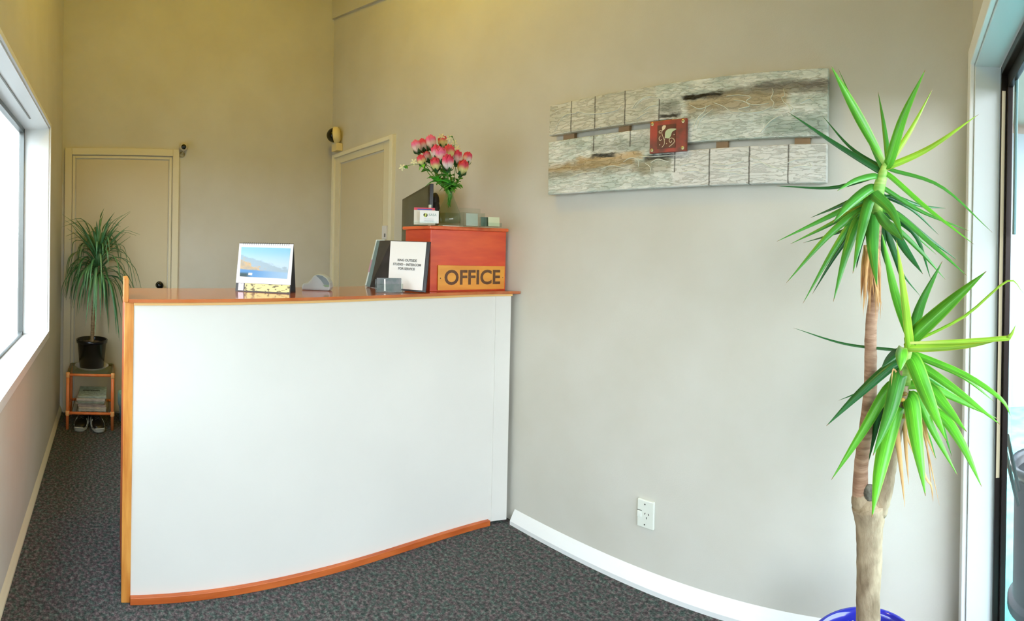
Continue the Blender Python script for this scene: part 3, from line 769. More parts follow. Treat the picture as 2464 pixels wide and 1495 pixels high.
# ------------------------------------------------------------------ wall art
YA = 1.68
ac = Vector((-.87, YA, 1.73))
art = thing('wall_art', 'weathered white two-board wall art with a red leaf tile in the middle', 'wall art', ac)
def artmat(name, upper):
    m, t, b_ = newmat(name)
    tc = t.nodes.new('ShaderNodeTexCoord'); sp = t.nodes.new('ShaderNodeSeparateXYZ'); t.links.new(tc.outputs['Object'], sp.inputs[0])
    mp = t.nodes.new('ShaderNodeMapping'); mp.inputs['Scale'].default_value = (1, 1, 3.2); t.links.new(tc.outputs['Object'], mp.inputs[0])
    n1, n2, n3 = noise(t, 6, mp.outputs[0], 6, .65), noise(t, 22, tc.outputs['Object'], 6, .7), noise(t, 14, mp.outputs[0], 4)
    x = nd(t, 'ADD', sp.outputs['X'], nd(t, 'MULTIPLY', nd(t, 'SUBTRACT', n2.outputs['Fac'], .5), .06))
    z = nd(t, 'ADD', sp.outputs['Z'], nd(t, 'MULTIPLY', nd(t, 'SUBTRACT', n3.outputs['Fac'], .5), .05))
    xs = nd(t, 'ADD', sp.outputs['X'], nd(t, 'MULTIPLY', nd(t, 'SUBTRACT', n2.outputs['Fac'], .5), .008))
    def box(x0, x1, z0, z1, sx=.015, sz=.01, X=x, Z=z):
        a = nd(t, 'MULTIPLY', ss(t, X, x0-sx, x0+sx), ss(t, X, x1+sx, x1-sx))
        return nd(t, 'MULTIPLY', a, nd(t, 'MULTIPLY', ss(t, Z, z0-sz, z0+sz), ss(t, Z, z1+sz, z1-sz)))
    col = mixc(t, ss(t, n1.outputs['Fac'], .38, .62), (240, 243, 238), (196, 208, 200))
    col = mixc(t, nd(t, 'MULTIPLY', ss(t, n2.outputs['Fac'], .55, .7), .45), col, (168, 176, 166))
    C = lambda X, Z: (X+.87, Z-1.73)
    def put(x0, x1, z0, z1, rgb, amt, **k):
        nonlocal col
        f = nd(t, 'MULTIPLY', box(x0+.87, x1+.87, z0-1.73, z1-1.73, **k), amt)
        col = mixc(t, f, col, rgb)
    if upper:
        put(-1.50, -.93, 1.78, 1.93, (206, 200, 182), .6)
        put(-.72, -.28, 1.845, 1.875, (132, 124, 108), .75)
        put(-.55, -.26, 1.865, 1.89, (120, 112, 104), .8)
        put(-.80, -.42, 1.805, 1.855, (186, 160, 110), .75, sz=.02)
        put(-.80, -.45, 1.79, 1.83, (160, 150, 124), .5, sz=.02)
        put(-.82, -.66, 1.855, 1.872, (20, 22, 26), 1.0, sz=.006)
        put(-.915, -.83, 1.815, 1.86, (90, 92, 80), .6)
        put(-.915, -.83, 1.795, 1.812, (24, 26, 24), .95, sz=.005)
        put(-.50, -.28, 1.70, 1.76, (130, 152, 140), .7, sz=.03)
        put(-.76, -.53, 1.72, 1.79, (216, 224, 220), .6)
        grooves = [(-1.335, 1.79, 1.93), (-1.212, 1.79, 1.93), (-1.068, 1.79, 1.93), (-.915, 1.79, 1.87)]
    else:
        put(-1.48, -1.02, 1.62, 1.66, (170, 142, 86), .85, sz=.018)
        put(-1.30, -.98, 1.655, 1.68, (196, 156, 84), .7)
        put(-1.48, -1.05, 1.60, 1.625, (150, 150, 130), .6)
        put(-1.22, -1.11, 1.672, 1.684, (28, 28, 28), 1, sz=.005)
        put(-1.23, -.96, 1.69, 1.73, (128, 132, 118), .55, sz=.03)
        put(-.98, -.80, 1.640, 1.662, (34, 36, 32), .95, sz=.006)
        put(-1.03, -.94, 1.60, 1.64, (150, 130, 88), .6)
        put(-1.0, -.86, 1.59, 1.645, (150, 142, 112), .6)
        put(-.855, -.27, 1.53, 1.68, (222, 220, 216), .75)
        grooves = [(-1.215, 1.70, 1.77), (-1.04, 1.70, 1.77), (-.845, 1.59, 1.665), (-.705, 1.53, 1.68), (-.555, 1.53, 1.68), (-.415, 1.53, 1.68)]
    for gx, z0, z1 in grooves:
        f = box(gx-.0025+.87, gx+.0025+.87, z0-1.73, z1-1.73, sx=.002, sz=.002, X=xs, Z=sp.outputs['Z'])
        col = mixc(t, nd(t, 'MULTIPLY', f, .85), col, (70, 66, 54))
    t.links.new(col, b_.inputs['Base Color']); b_.inputs['Roughness'].default_value = .6
    # cracked plaster relief
    mp2 = t.nodes.new('ShaderNodeMapping'); mp2.inputs['Scale'].default_value = (9, 1, 42); t.links.new(tc.outputs['Object'], mp2.inputs[0])
    w = noise(t, 1.6, mp2.outputs[0], 5, .6)
    rd = nd(t, 'ABSOLUTE', nd(t, 'SUBTRACT', w.outputs['Fac'], .5))
    rdg = ss(t, rd, .0, .035, 1, 0)
    bu = t.nodes.new('ShaderNodeBump'); bu.inputs['Strength'].default_value = .62; bu.inputs['Distance'].default_value = .006
    t.links.new(nd(t, 'ADD', rdg, nd(t, 'MULTIPLY', n2.outputs['Fac'], .7)), bu.inputs['Height']); t.links.new(bu.outputs[0], b_.inputs['Normal'])
    return m
ub = [(-1.458, 1.790), (-.86, 1.790), (-.86, 1.697), (-.281, 1.697), (-.283, 1.927), (-1.456, 1.922)]
lb = [(-1.456, 1.532), (-.281, 1.540), (-.283, 1.672), (-.86, 1.668), (-.86, 1.763), (-1.458, 1.763)]
MB().prism([(x, YA, z) for x, z in ub], (0, .028, 0)).build('upper_board', artmat('weathered_upper', True), art, bevel=.003)
MB().prism([(x, YA, z) for x, z in lb], (0, .028, 0)).build('lower_board', artmat('weathered_lower', False), art, bevel=.003)
def onart(X, Y): return at((X/3.285)+1290, (Y/3.285)+140, 1) 
def artpt(X, Y):
    p = onart(X, Y); k = (YA-.001)/p.y
    return Vector((p.x*k, YA-.001, EYE+(p.z-EYE)*k))
PLA = mat('white_plaster', (236, 238, 226), .5)
for nm, L in (('upper_board_relief', [
    [(145, 575), (190, 490), (240, 445), (330, 430)], [(310, 440), (330, 420), (420, 440), (560, 430), (640, 408), (670, 380)], [(760, 400), (800, 340), (880, 300), (960, 310)],
    [(780, 390), (830, 330), (905, 305)], [(790, 480), (870, 430), (900, 425)], [(840, 420), (900, 380), (960, 372)], [(1240, 570), (1270, 480), (1330, 420), (1345, 370)], [(1270, 560), (1300, 480), (1400, 400)],
    [(1210, 365), (1290, 400), (1380, 370)], [(1500, 300), (1600, 290), (1700, 305), (1660, 340), (1720, 370), (1840, 355)], [(1560, 330), (1640, 340), (1690, 380), (1600, 400), (1640, 430), (1780, 420), (1860, 380)],
    [(1865, 240), (1875, 270), (1855, 320), (1880, 350), (1870, 390), (1900, 405), (1930, 390)], [(1955, 240), (1965, 300), (1940, 310), (1960, 350), (2000, 380), (2010, 420), (2030, 395), (1995, 370)],
    [(1400, 350), (1480, 380), (1540, 420), (1620, 430)], [(1770, 590), (1850, 500), (1930, 450)], [(2090, 350), (2160, 320), (2200, 345)]]),
    ('lower_board_relief', [
    [(275, 940), (360, 910), (480, 900)], [(810, 775), (900, 780), (1060, 770), (1170, 765)], [(500, 880), (600, 850), (700, 870), (760, 880)], [(690, 820), (740, 790), (800, 800), (810, 860)],
    [(860, 830), (900, 860), (905, 900)], [(900, 830), (960, 800), (1050, 820)], [(1140, 850), (1230, 830), (1330, 855)], [(1400, 830), (1500, 845), (1640, 810)], [(1400, 870), (1520, 880), (1660, 860)],
    [(1440, 900), (1560, 905), (1650, 925)], [(1690, 780), (1750, 800), (1800, 790)], [(1700, 840), (1790, 830), (1900, 870), (1960, 900)], [(1760, 810), (1850, 860), (1970, 880)], [(1980, 830), (2060, 800), (2150, 800)],
    [(2000, 870), (2090, 850), (2180, 860)], [(2160, 830), (2180, 850), (2170, 870)], [(1150, 900), (1260, 890), (1350, 915)]])):
    for l_ in L:
        P_ = smooth([artpt(*q_) for q_ in l_], 14)
        MB().tube(P_, [.0009+.0007*math.sin(PI*min(i, 14-i)/14+.2) for i in range(15)], 6).build('plaster_ridge', PLA, art, smooth=True)
SL = mat('cleat_timber', (150, 122, 90), .7)
for x0, x1, z0, z1 in ((-1.395, -1.335, 1.70, 1.86), (-1.11, -1.06, 1.70, 1.86), (-.69, -.645, 1.62, 1.75), (-.40, -.345, 1.62, 1.75)):
    MB().box(x0, x1, YA+.024, yr((x0+x1)/2)-.002, z0, z1).build('cleat', SL, art)
TILE = mat('rust_red_tile', (176, 70, 52), .35, c2=(112, 62, 48), nscale=14, lo=.42, hi=.6)
tl = MB().box(-.945, -.793, YA-.014, YA, 1.664, 1.784).build('tile', TILE, art, bevel=.002)
MB().box(-.912, -.836, YA-.0155, YA-.013, 1.678, 1.766).build('tile_centre', mat('brown_glaze', (112, 66, 44), .3, c2=(90, 48, 40), nscale=30), tl)
RIV = mat('brass_rivet', (206, 196, 150), .3, metal=.6)
RX = Matrix.Rotation(PI/2, 3, 'X')
for x, z in ((-.934, 1.773), (-.806, 1.773), (-.934, 1.675), (-.806, 1.675)):
    MB().lathe([(.0065, 0), (.0065, .002), (.0035, .003), (.003, .0005), (0, .0005)], (x, YA-.0138, z), 16, RX).build('rivet', RIV, tl, smooth=False)
CRM = mat('cream_relief', (236, 216, 182), .4); PG = mat('pale_green_relief', (196, 208, 166), .4)
yy = YA-.0165
# motif drawn in tile coordinates (0..1570, 0..1495 of the close-up)
def tp(X, Y):
    u = (X-150)/(1420-150); zt_ = 1.784; v = (Y - (215-100*u))/(1310 - 215 - 0*u)
    return Vector((-.945+.152*u, yy, 1.784-.120*v))
def ttube(b, pts, r): b.tube(smooth([tp(*p) for p in pts], 14), r, 6)
b = MB()
ttube(b, [(620, 520), (585, 600), (640, 760), (680, 860), (680, 1000), (600, 1105)], .0011)
ttube(b, [(690, 860), (710, 720), (720, 640)], .0009)
ttube(b, [(600, 545), (530, 535), (490, 580), (530, 630), (545, 590)], .0012)
ttube(b, [(545, 710), (495, 790), (530, 880), (590, 830)], .0012)
ttube(b, [(850, 1085), (960, 1000), (1040, 900), (980, 800), (880, 800), (850, 880), (900, 950), (940, 880)], .0014)
for X, Y in ((1018, 672), (765, 975), (520, 1018)): b.ball(tp(X, Y), .0022, 10, None, (1, .5, 1))
b.build('vine_relief', CRM, tl, smooth=True)
def flat(pts, m, nm):
    P_ = smooth([tp(*p) for p in pts + [pts[0]]], 24)[:-1]
    MB().prism(P_, (0, .002, 0)).build(nm, m, tl)
flat([(700, 780), (705, 600), (800, 490), (960, 468), (1095, 490), (950, 580), (900, 720), (830, 800)], PG, 'leaf_relief')
flat([(600, 520), (590, 420), (640, 360), (720, 370), (700, 460), (640, 520)], CRM, 'bud_relief')

# ------------------------------------------------------------------ wall fittings
so = thing('power_socket', 'white double-screw power socket low on the right wall', 'socket', (-.954, yr(-.954), .28))
y0 = yr(-.954)
MB().box(-.990, -.917, y0-.010, y0+.001, .228, .334).build('face_plate', mat('socket_white', (228, 232, 222), .3), so, bevel=.003)
HOLE = mat('socket_hole', (50, 52, 50), .5)
MB().box(-.988, -.970, y0-.0145, y0-.009, .268, .291).build('switch_rocker', mat('rocker_white', (236, 240, 232), .25), so, bevel=.0015)
MB().box(-.989, -.969, y0-.0105, y0-.0095, .290, .293).build('switch_shadow_gap', HOLE, so)
for x, z, a in ((-.9555, .2835, .5), (-.9395, .2835, -.5), (-.9475, .268, 0)):
    MB().obox((x, y0-.0102, z), (.0026, .001, .0075), Matrix.Rotation(a, 3, 'Y')).build('pin_slot', HOLE, so)
for z in (.319, .241):
    MB().lathe([(.0027, 0), (.0027, .001), (0, .001)], (-.956, y0-.010, z), 12, RX).build('screw', HOLE, so)

ls = thing('light_switch', 'small white switch plate on the frame of the corner door', 'switch', (-2.865, yr(-2.865)-.013, 1.36))
y0 = yr(-2.87)-.012
MB().box(-2.915, -2.855, y0-.012, y0, 1.335, 1.425).build('plate', mat('switch_white', (226, 226, 230), .3), ls, bevel=.003)
MB().box(-2.878, -2.866, y0-.017, y0-.012, 1.348, 1.372).build('toggle', mat('switch_grey', (120, 122, 128), .3), ls, bevel=.001)

sc_ = thing('security_camera', 'small round security camera on the back wall above the plain door', 'security camera', (XB, .527, 1.97))
CG = mat('camera_beige', (170, 158, 120), .4)
RY = Matrix.Rotation(PI/2, 3, 'Y')
dirc = (Vector((0, 0, 1.3)) - Vector((XB+.05, .532, 2.005))).normalized(); CM = dirc.to_track_quat('Z', 'Y').to_matrix()
c_ = Vector((XB+.035, .53, 2.003))
MB().lathe([(0, -.032), (.024, -.030), (.031, -.02), (.031, .022), (.026, .030), (.0, .030)], c_, 24, CM).build('housing', mat('camera_housing', (196, 186, 160), .35), sc_, smooth=True)
MB().lathe([(.0185, .028), (.0185, .032), (.010, .0345), (0, .035)], c_ , 20, CM).build('lens', mat('black_lens', (10, 10, 8), .08), sc_, smooth=True)
b = MB(); b.tube([c_ - Vector((0, 0, .02)), Vector((XB+.02, .523, 1.955)), Vector((XB+.006, .521, 1.95))], .008, 10); b.lathe([(.022, 0), (.022, .008), (.012, .014), (0, .014)], (XB, .521, 1.95), 20, RY)
b.build('wall_mount', CG, sc_, smooth=True)

dc = thing('dome_camera', 'black dome camera on a cream box above the corner door', 'security camera', (-3.62, yr(-3.62), 2.03))
CY = mat('cream_plastic', (238, 222, 160), .4)
y0 = yr(-3.6)
MB().box(-3.688, -3.595, y0-.055, y0, 2.028, 2.088).build('junction_box', mat('box_cream', (228, 210, 156), .45), dc, bevel=.004)
c_ = Vector((-3.645, y0-.06, 2.150)); ddir = Vector((-.25, -.85, -.12)).normalized(); DM = Vector((-.62, -.78, -.06)).normalized().to_track_quat('Z', 'Y').to_matrix()
MB().lathe([(0, -.045), (.045, -.045), (.062, -.03), (.066, -.005), (.064, .0), (0, .001)], c_ + Vector((.02, .0, 0)), 32, DM).build('housing', CY, dc, smooth=True)
pr = [(.058*math.cos(a), .062*math.sin(a)) for a in [PI/2*i/8 for i in range(9)]]; pr[-1] = (0, .062)
MB().lathe(pr, c_ + Vector((.02, 0, 0)), 28, DM).build('dome', mat('black_dome', (8, 8, 8), .06), dc, smooth=True)

# ------------------------------------------------------------------ cane stand with newspapers, dracaena, shoes, bin
CANE = mat('orange_cane', (246, 150, 88), .35, c2=(236, 122, 62), nscale=14, stretch=(1, 1, .4))
CANED = mat('old_cane', (128, 110, 76), .5)
BIND = mat('cane_binding', (252, 182, 112), .4)
X0, X1, Y0, Y1, ZT, ZS = -3.45, -3.745, -.287, .020, .375, .112
st = thing('cane_stand', 'small orange cane stand with a glass top against the back wall', 'side table', ((X0+X1)/2, (Y0+Y1)/2, 0))
for (x, y) in ((X0, Y0), (X0, Y1), (X1, Y0), (X1, Y1)):
    MB().tube([(x, y, 0), (x, y, .19), (x, y, ZT)], [.0105, .0115, .0115], 12).build('leg', CANE, st, smooth=True)
for z, m_ in ((ZT, 0), (ZS, 0)):
    for a_, c_ in (((X0, Y0), (X0, Y1)), ((X1, Y0), (X1, Y1)), ((X0, Y0), (X1, Y0)), ((X0, Y1), (X1, Y1))):
        isf = a_[0] == X0 and c_[0] == X0
        MB().tube([(a_[0], a_[1], z), (c_[0], c_[1], z)], .0095, 12).build('rail', CANE if (isf or z == ZS) else CANED, st, smooth=True)
for (x, y) in ((X0, Y0), (X0, Y1)):
    for z in (ZT, ZS):
        MB().lathe([(.0125, -.018), (.0145, -.014), (.0145, .012), (.012, .016)], (x, y, z), 14).build('cane_joint', BIND, st, smooth=True)
b = MB()
for i in range(9): b.tube([(X0, Y0+.03+i*.031, ZS+.004), (X1, Y0+.03+i*.031, ZS+.004)], .0028, 6)
b.build('shelf_slats', CANED, st, smooth=True)
MB().box(X1-.004, X0+.004, Y0+.004, Y1-.004, ZT+.0095, ZT+.0135).build('glass_top', glassmat('table_glass', (.82, .9, .84)), st)
GT = ZT+.0138
# newspapers
npx = [(186, 190, 176), (206, 198, 180), (188, 170, 156), (200, 190, 172), (150, 158, 144), (206, 196, 184), (176, 190, 176)]
lab = ['newspaper at the bottom of the stack on the cane shelf', 'newspaper second from the bottom of the stack on the cane shelf',
       'brownish newspaper third from the bottom of the stack on the cane shelf', 'newspaper in the middle of the stack on the cane shelf',
       'grey newspaper third from the top of the stack on the cane shelf', 'pale folded newspaper second from the top of the cane shelf stack',
       'greenish grey newspaper with a dark headline on top of the stack']
z = ZS+.0075
for i in range(7):
    th = [.018, .012, .016, .012, .014, .018, .016][i]; w_ = random.uniform(.185, .20); dx = random.uniform(-.008, .008); yc = -.125+random.uniform(-.008, .008)
    m_ = mat('newsprint_%d' % i, npx[i], .8, c2=tuple(int(v*.82) for v in npx[i]), nscale=40, stretch=(1, 1, 6))
    R3 = Matrix.Rotation(random.uniform(-.05, .05), 3, 'Z'); cc = Vector((-3.58+dx, yc, z+th/2))
    t = thing('newspaper', lab[i], 'newspaper', cc - Vector((0, 0, th/2)), 'newspapers stacked on the cane shelf')
    MB().obox(cc, (.235, w_, th*.97), R3).build('pages', m_, t, bevel=.003)
    z += th
    if i == 6:
        HB = mat('headline_ink', (54, 60, 56), .7, c2=(120, 128, 118), nscale=90, lo=.5, hi=.6)
        MB().obox((-3.60, -.13, z+.0002), (.022, .12, .0006), R3).build('headline', HB, t)
        MB().obox((-3.56, -.13, z+.0002), (.05, .15, .0005), R3).build('column_print', mat('column_ink', (140, 150, 138), .7, c2=(176, 186, 172), nscale=110, lo=.45, hi=.55), t)
# saucer + dracaena
dcx, dcy = -3.60, -.130
SA = MB().lathe([(0, 0), (.085, 0), (.105, .008), (.118, .020), (.121, .021), (.116, .018), (.102, .0045), (0, .004)], (dcx, dcy, GT), 40)
tag(SA.build('plant_saucer', mat('white_ceramic', (236, 236, 232), .25), root=(dcx, dcy, GT), smooth=True), 'white saucer under the black plant pot on the cane stand', 'saucer')
PZ = GT+.0045
dr = thing('potted_dracaena', 'dracaena with drooping narrow leaves in a black pot on the cane stand', 'potted plant', (dcx, dcy, PZ))
MB().lathe([(0, 0), (.080, 0), (.086, .006), (.103, .175), (.110, .178), (.112, .200), (.106, .203), (.101, .195), (.098, .150), (0, .148)], (dcx, dcy, PZ), 40).build('pot', mat('black_plastic_pot', (14, 15, 22), .25), dr, smooth=True)
MB().lathe([(.0975, .172), (.06, .180), (0, .184)], (dcx, dcy, PZ), 30).build('soil', mat('potting_soil', (84, 70, 66), .95, c2=(150, 130, 124), nscale=60, bump=.6, bscale=80), dr, smooth=True)
s0 = Vector((dcx, dcy, PZ+.17)); crown = at(236, 640, 3.60)
BARK = mat('dracaena_bark', (170, 146, 112), .8, c2=(110, 92, 66), nscale=40, stretch=(.5, .5, 5), bump=.4, bscale=60)
b = MB(); sp_ = smooth([s0, s0*.5+crown*.5+Vector((0, -.008, 0)), crown], 30)
b.tube(sp_, [.0125+.0016*math.sin(i*2.1) for i in range(31)], 12); b.build('stem', BARK, dr, smooth=True)
DL = mat('dracaena_leaf', (48, 106, 62), .32, c2=(104, 156, 104), nscale=9); DL2 = mat('dracaena_leaf_light', (74, 132, 84), .4, c2=(130, 160, 110), nscale=7)
random.seed(11)
b, b2 = MB(), MB()
for i in range(150):
    a = random.uniform(0, 2*PI); up = i/150
    el = -1.0 + 2.35*up + random.uniform(-.15, .15)
    L = random.uniform(.30, .46)*(1.0 if el < .6 else .95)
    o = Vector((math.cos(a), math.sin(a), 0)); zz = Vector((0, 0, 1))
    c0 = crown + Vector((0, 0, -.085+.15*up)) 
    if el < .75:
        e1 = el+.75
        p1 = c0 + (o*math.cos(e1)+zz*math.sin(e1))*L*.35
        p2 = p1 + (o*math.cos(el)*.75+zz*(math.sin(el)-.25))*L*.38
        p3 = p2 + (o*.28*random.uniform(.5, 1.2)-zz*.95)*L*(.48 if el < .2 else .3)
    else:
        p1 = c0 + (o*math.cos(el)+zz*math.sin(el))*L*.35
        p2 = p1 + (o*math.cos(el-.15)+zz*math.sin(el-.15))*L*.35
        p3 = p2 + (o*.75+zz*(.55 if i % 3 else -.15)).normalized()*L*.3
    def lim(p):
        p = p.copy(); p.x = max(p.x, XB+.035); p.y = max(p.y, YL+.02); return p
    (b if random.random() < .72 else b2).blade([c0, lim(p1), lim(p2), lim(p3)], random.uniform(.013, .019), (o*.4+zz*.9), n=10, fold=.3, base=.6, peak=.45)
b.build('foliage', DL, dr, smooth=True); b2.build('lighter_foliage', DL2, dr, smooth=True)

# shoes
def shoe(label, toe, yaw, grp='black and grey sports shoes under the cane stand'):
    R3 = Matrix.Rotation(yaw, 3, 'Z'); T = Vector(toe)
    t = thing('shoe', label, 'shoe', T, None)
    def loop(u, w, z0, z1, n=14, top=0):
        out = []
        for i in range(n):
            a = 2*PI*i/n; cx_, cz = math.cos(a), math.sin(a)
            sx_ = abs(cx_)**.7*(1 if cx_ > 0 else -1); sz = abs(cz)**.7*(1 if cz > 0 else -1)
            out.append(T + R3 @ Vector((-u, sx_*w, (z0+z1)/2+sz*(z1-z0)/2)))
        return out
    def loft(rings):
        b = MB(); n = len(rings[0])
        for r in rings: b.v += r
        for j in range(len(rings)-1):
            for i in range(n): b.f.append((j*n+i, j*n+(i+1) % n, (j+1)*n+(i+1) % n, (j+1)*n+i))
        b.f.append(tuple(range(n))[::-1]); b.f.append(tuple((len(rings)-1)*n+i for i in range(n))); return b
    BK = mat('shoe_black', (20, 20, 22), .35); GY = mat('shoe_silver', (180, 184, 178), .3)
    loft([loop(*a) for a in ((0, .016, .004, .020), (.012, .034, 0, .024), (.05, .047, 0, .025), (.11, .045, 0, .025), (.17, .038, 0, .027), (.24, .036, 0, .030), (.262, .022, .003, .028))]).build('sole', mat('shoe_sole', (150, 154, 148), .5), t, smooth=True)
    loft([loop(*a) for a in ((.006, .012, .020, .030), (.016, .030, .020, .045), (.05, .043, .022, .055), (.10, .042, .022, .068), (.14, .038, .022, .078), (.20, .035, .024, .080), (.25, .031, .026, .082), (.26, .015, .03, .07))]).build('upper', BK, t, smooth=True)
    for sg_ in (-1, 1):
        for u0 in (.055, .10):
            b = MB(); b.tube(smooth([T + R3 @ Vector((-u0, sg_*.0445, .026)), T + R3 @ Vector((-u0-.025, sg_*.041, .046)), T + R3 @ Vector((-u0-.045, sg_*.034, .064))], 8), .0042, 6)
            b.build('side_stripe', GY, t, smooth=True)
    b = MB()
    b.tube(smooth([T + R3 @ Vector((-.012, -.030, .026)), T + R3 @ Vector((-.002, 0, .030)), T + R3 @ Vector((-.012, .030, .026))], 10), .006, 6)
    b.build('toe_bumper', GY, t, smooth=True)
    MB().lathe([(.024, 0), (.024, .002), (0, .001)], T + R3 @ Vector((-.215, 0, .082)), 16, Matrix.Diagonal(Vector((1.5, 1, 1)))).build('opening_collar', mat('shoe_lining', (40, 44, 56), .8), t)
    b = MB()
    for k_ in range(4): b.tube([T + R3 @ Vector((-.085-.02*k_, -.016, .066+.0045*k_)), T + R3 @ Vector((-.092-.02*k_, 0, .070+.0045*k_)), T + R3 @ Vector((-.085-.02*k_, .016, .066+.0045*k_))], .002, 5)
    b.build('laces', mat('shoe_laces', (70, 72, 76), .7), t)
shoe('black sports shoe with silver stripes under the stand, nearer the window wall', (-3.395, -.205, 0), -.15)
shoe('black sports shoe with silver stripes under the stand, nearer the counter', (-3.385, -.062, 0), .22)
# bin
wb = thing('waste_bin', 'pale blue waste bin with an aqua liner half hidden behind the counter', 'bin', (-3.62, .155, 0))
MB().lathe([(0, 0), (.075, 0), (.078, .005), (.092, .19), (.088, .19), (.074, .01), (0, .008)], (-3.62, .155, 0), 30).build('body', mat('blue_bin', (122, 160, 184), .35), wb, smooth=True)
b = MB(); pr = [(.083, .10), (.094, .14), (.098, .185), (.095, .215), (.085, .205), (.08, .15)]
b.lathe(pr, (-3.62, .155, 0), 30)
random.seed(5)
for i, v in enumerate(b.v): v.x += random.uniform(-.003, .003); v.y += random.uniform(-.003, .003); v.z += random.uniform(-.006, .006)
b.build('liner_bag', mat('aqua_liner', (170, 216, 216), .4), wb, smooth=True)

# ------------------------------------------------------------------ potted yucca
yc = at(2080, 1495, 1.31); yc.z = 0
PCX, PCY = yc.x-.002, yc.y
yu = thing('potted_yucca', 'tall two-headed yucca in a cobalt blue pot beside the glass door', 'potted plant', (PCX, PCY, 0))
RZ = .30
MB().lathe([(0, 0), (.098, 0), (.104, .01), (.132, RZ-.05), (.136, RZ-.03), (.145, RZ-.025), (.148, RZ-.004), (.144, RZ), (.136, RZ-.001), (.131, RZ-.02), (.126, RZ-.08), (0, RZ-.085)], (PCX, PCY, 0), 56).build('pot', mat('cobalt_glaze', (34, 42, 168), .12, coat=.6, c2=(26, 34, 140), nscale=5), yu, smooth=True)
MB().lathe([(.1305, RZ-.035), (.09, RZ-.028), (.05, RZ-.024), (0, RZ-.022)], (PCX, PCY, 0), 48).build('soil', mat('gritty_soil', (96, 84, 74), .95, c2=(196, 190, 176), nscale=70, lo=.55, hi=.68, bump=1, bscale=60), yu, smooth=True)
b = MB(); random.seed(21)
for i in range(110):
    a, r = random.uniform(0, 2*PI), .125*math.sqrt(random.random())
    if r < .045: continue
    b.ball((PCX+r*math.cos(a), PCY+r*math.sin(a), RZ-.026+.0), random.uniform(.0022, .0045), 6)
o = b.build('perlite_grit', mat('white_grit', (232, 230, 222), .6), yu, smooth=True); o['kind'] = 'stuff'
for (px, py, r, sz, rgb, lb_) in ((2140, 1477, 1.33, (.019, .015, .011), (206, 156, 116), 'orange-brown pebble on the soil of the blue pot'), (2124, 1495, 1.27, (.022, .015, .010), (206, 202, 146), 'pale yellow pebble beside the trunk in the blue pot')):
    c_ = at(px, py, r); c_.z = RZ-.026+sz[2]*.8
    MBp = MB().ball(c_, 1, 14, Matrix.Rotation(.4, 3, 'Z'), sz)
    tag(MBp.build('pebble', mat('pebble_%d' % px, rgb, .5, c2=tuple(int(v*.85) for v in rgb), nscale=50), root=c_-Vector((0, 0, sz[2])), smooth=True), lb_, 'pebble')

YB = mat('yucca_bark', (178, 160, 132), .85, c2=(128, 110, 86), nscale=28, stretch=(1, 1, .5), bump=.5, bscale=70)
YB2 = mat('young_yucca_bark', (182, 148, 122), .8, c2=(146, 110, 86), nscale=30, stretch=(.6, .6, 3), bump=.4, bscale=60)
R0 = 1.31
pxm = R0/FOC
def trunkpts(L): return [at(x, y, r) for x, y, r, w in L], [w*r/FOC/2 for x, y, r, w in L]
base_c = Vector((PCX+.003, PCY, RZ-.05))
P_, rr = trunkpts([(2089, 1495, R0, 60), (2089, 1430, R0, 58), (2092, 1350, R0, 62), (2092, 1290, R0, 64), (2093, 1250, R0, 72), (2090, 1215, R0, 82)])
P_ = [Vector((P_[0].x, P_[0].y, RZ-.06)), Vector((P_[0].x, P_[0].y, RZ-.02))] + P_[0:]
rr = [.036, .033] + rr
def rough(b, k, amt, seed):
    random.seed(seed)
    for v in b.v[k:]:
        v += Vector((random.uniform(-1, 1), random.uniform(-1, 1), random.uniform(-1, 1)))*amt
def tr(pts, rad, n=26):
    return smooth(pts, n), [smooth([Vector((r, 0, 0)) for r in rad], n)[i].x for i in range(n+1)]
b = MB()
a_, c_ = tr(P_, rr, 30); b.tube(a_, c_, 18)
rough(b, 0, .0011, 2)
b.ball(at(2091, 1222, R0), .036, 16, None, (1.05, .9, .9))
b.ball(at(2072, 1205, R0), .026, 14, None, (1, 1, 1.2)); b.ball(at(2118, 1212, R0), .024, 14, None, (1, 1, 1.2))
b.build('trunk', YB, yu, smooth=True)
MB().ball(at(2093, 1186, R0-.012), .018, 12, None, (1.0, .8, 1.2)).build('pruned_stub', mat('grey_stub', (120, 120, 110), .9, c2=(70, 64, 52), nscale=60, bump=.6), yu, smooth=True)
up1, ur = trunkpts([(2074, 1225, R0, 42), (2070, 1180, R0, 38), (2073, 1110, R0, 34), (2083, 1040, R0, 34), (2094, 940, R0, 33), (2095, 860, R0, 30), (2096, 780, R0, 28), (2106, 690, R0, 28), (2104, 600, R0, 30), (2108, 520, R0, 30), (2113, 460, R0, 24), (2126, 415, R0, 17)])
b = MB(); a_, c_ = tr(up1, ur, 44); c_ = [r*(1+.035*math.sin(i*2.6)) for i, r in enumerate(c_)]; b.tube(a_, c_, 16); rough(b, 0, .0006, 4); b.build('main_branch', YB2, yu, smooth=True)
b = MB(); b.tube([at(2107, 520, R0), at(2110, 480, R0), at(2114, 455, R0), at(2125, 418, R0), at(2130, 392, R0)], [.0175, .0175, .0165, .013, .006], 14)
b.build('green_crown_stem', mat('green_stem', (118, 176, 66), .5, c2=(176, 206, 110), nscale=30, stretch=(.4, .4, 3)), yu, smooth=True)
b = MB(); b.tube([at(2176, 925, R0-.03), at(2179, 890, R0-.03), at(2184, 860, R0-.03), at(2190, 825, R0-.03)], [.0165, .0165, .015, .006], 14)
b.build('green_crown_stem', MATS['green_stem'], yu, smooth=True)
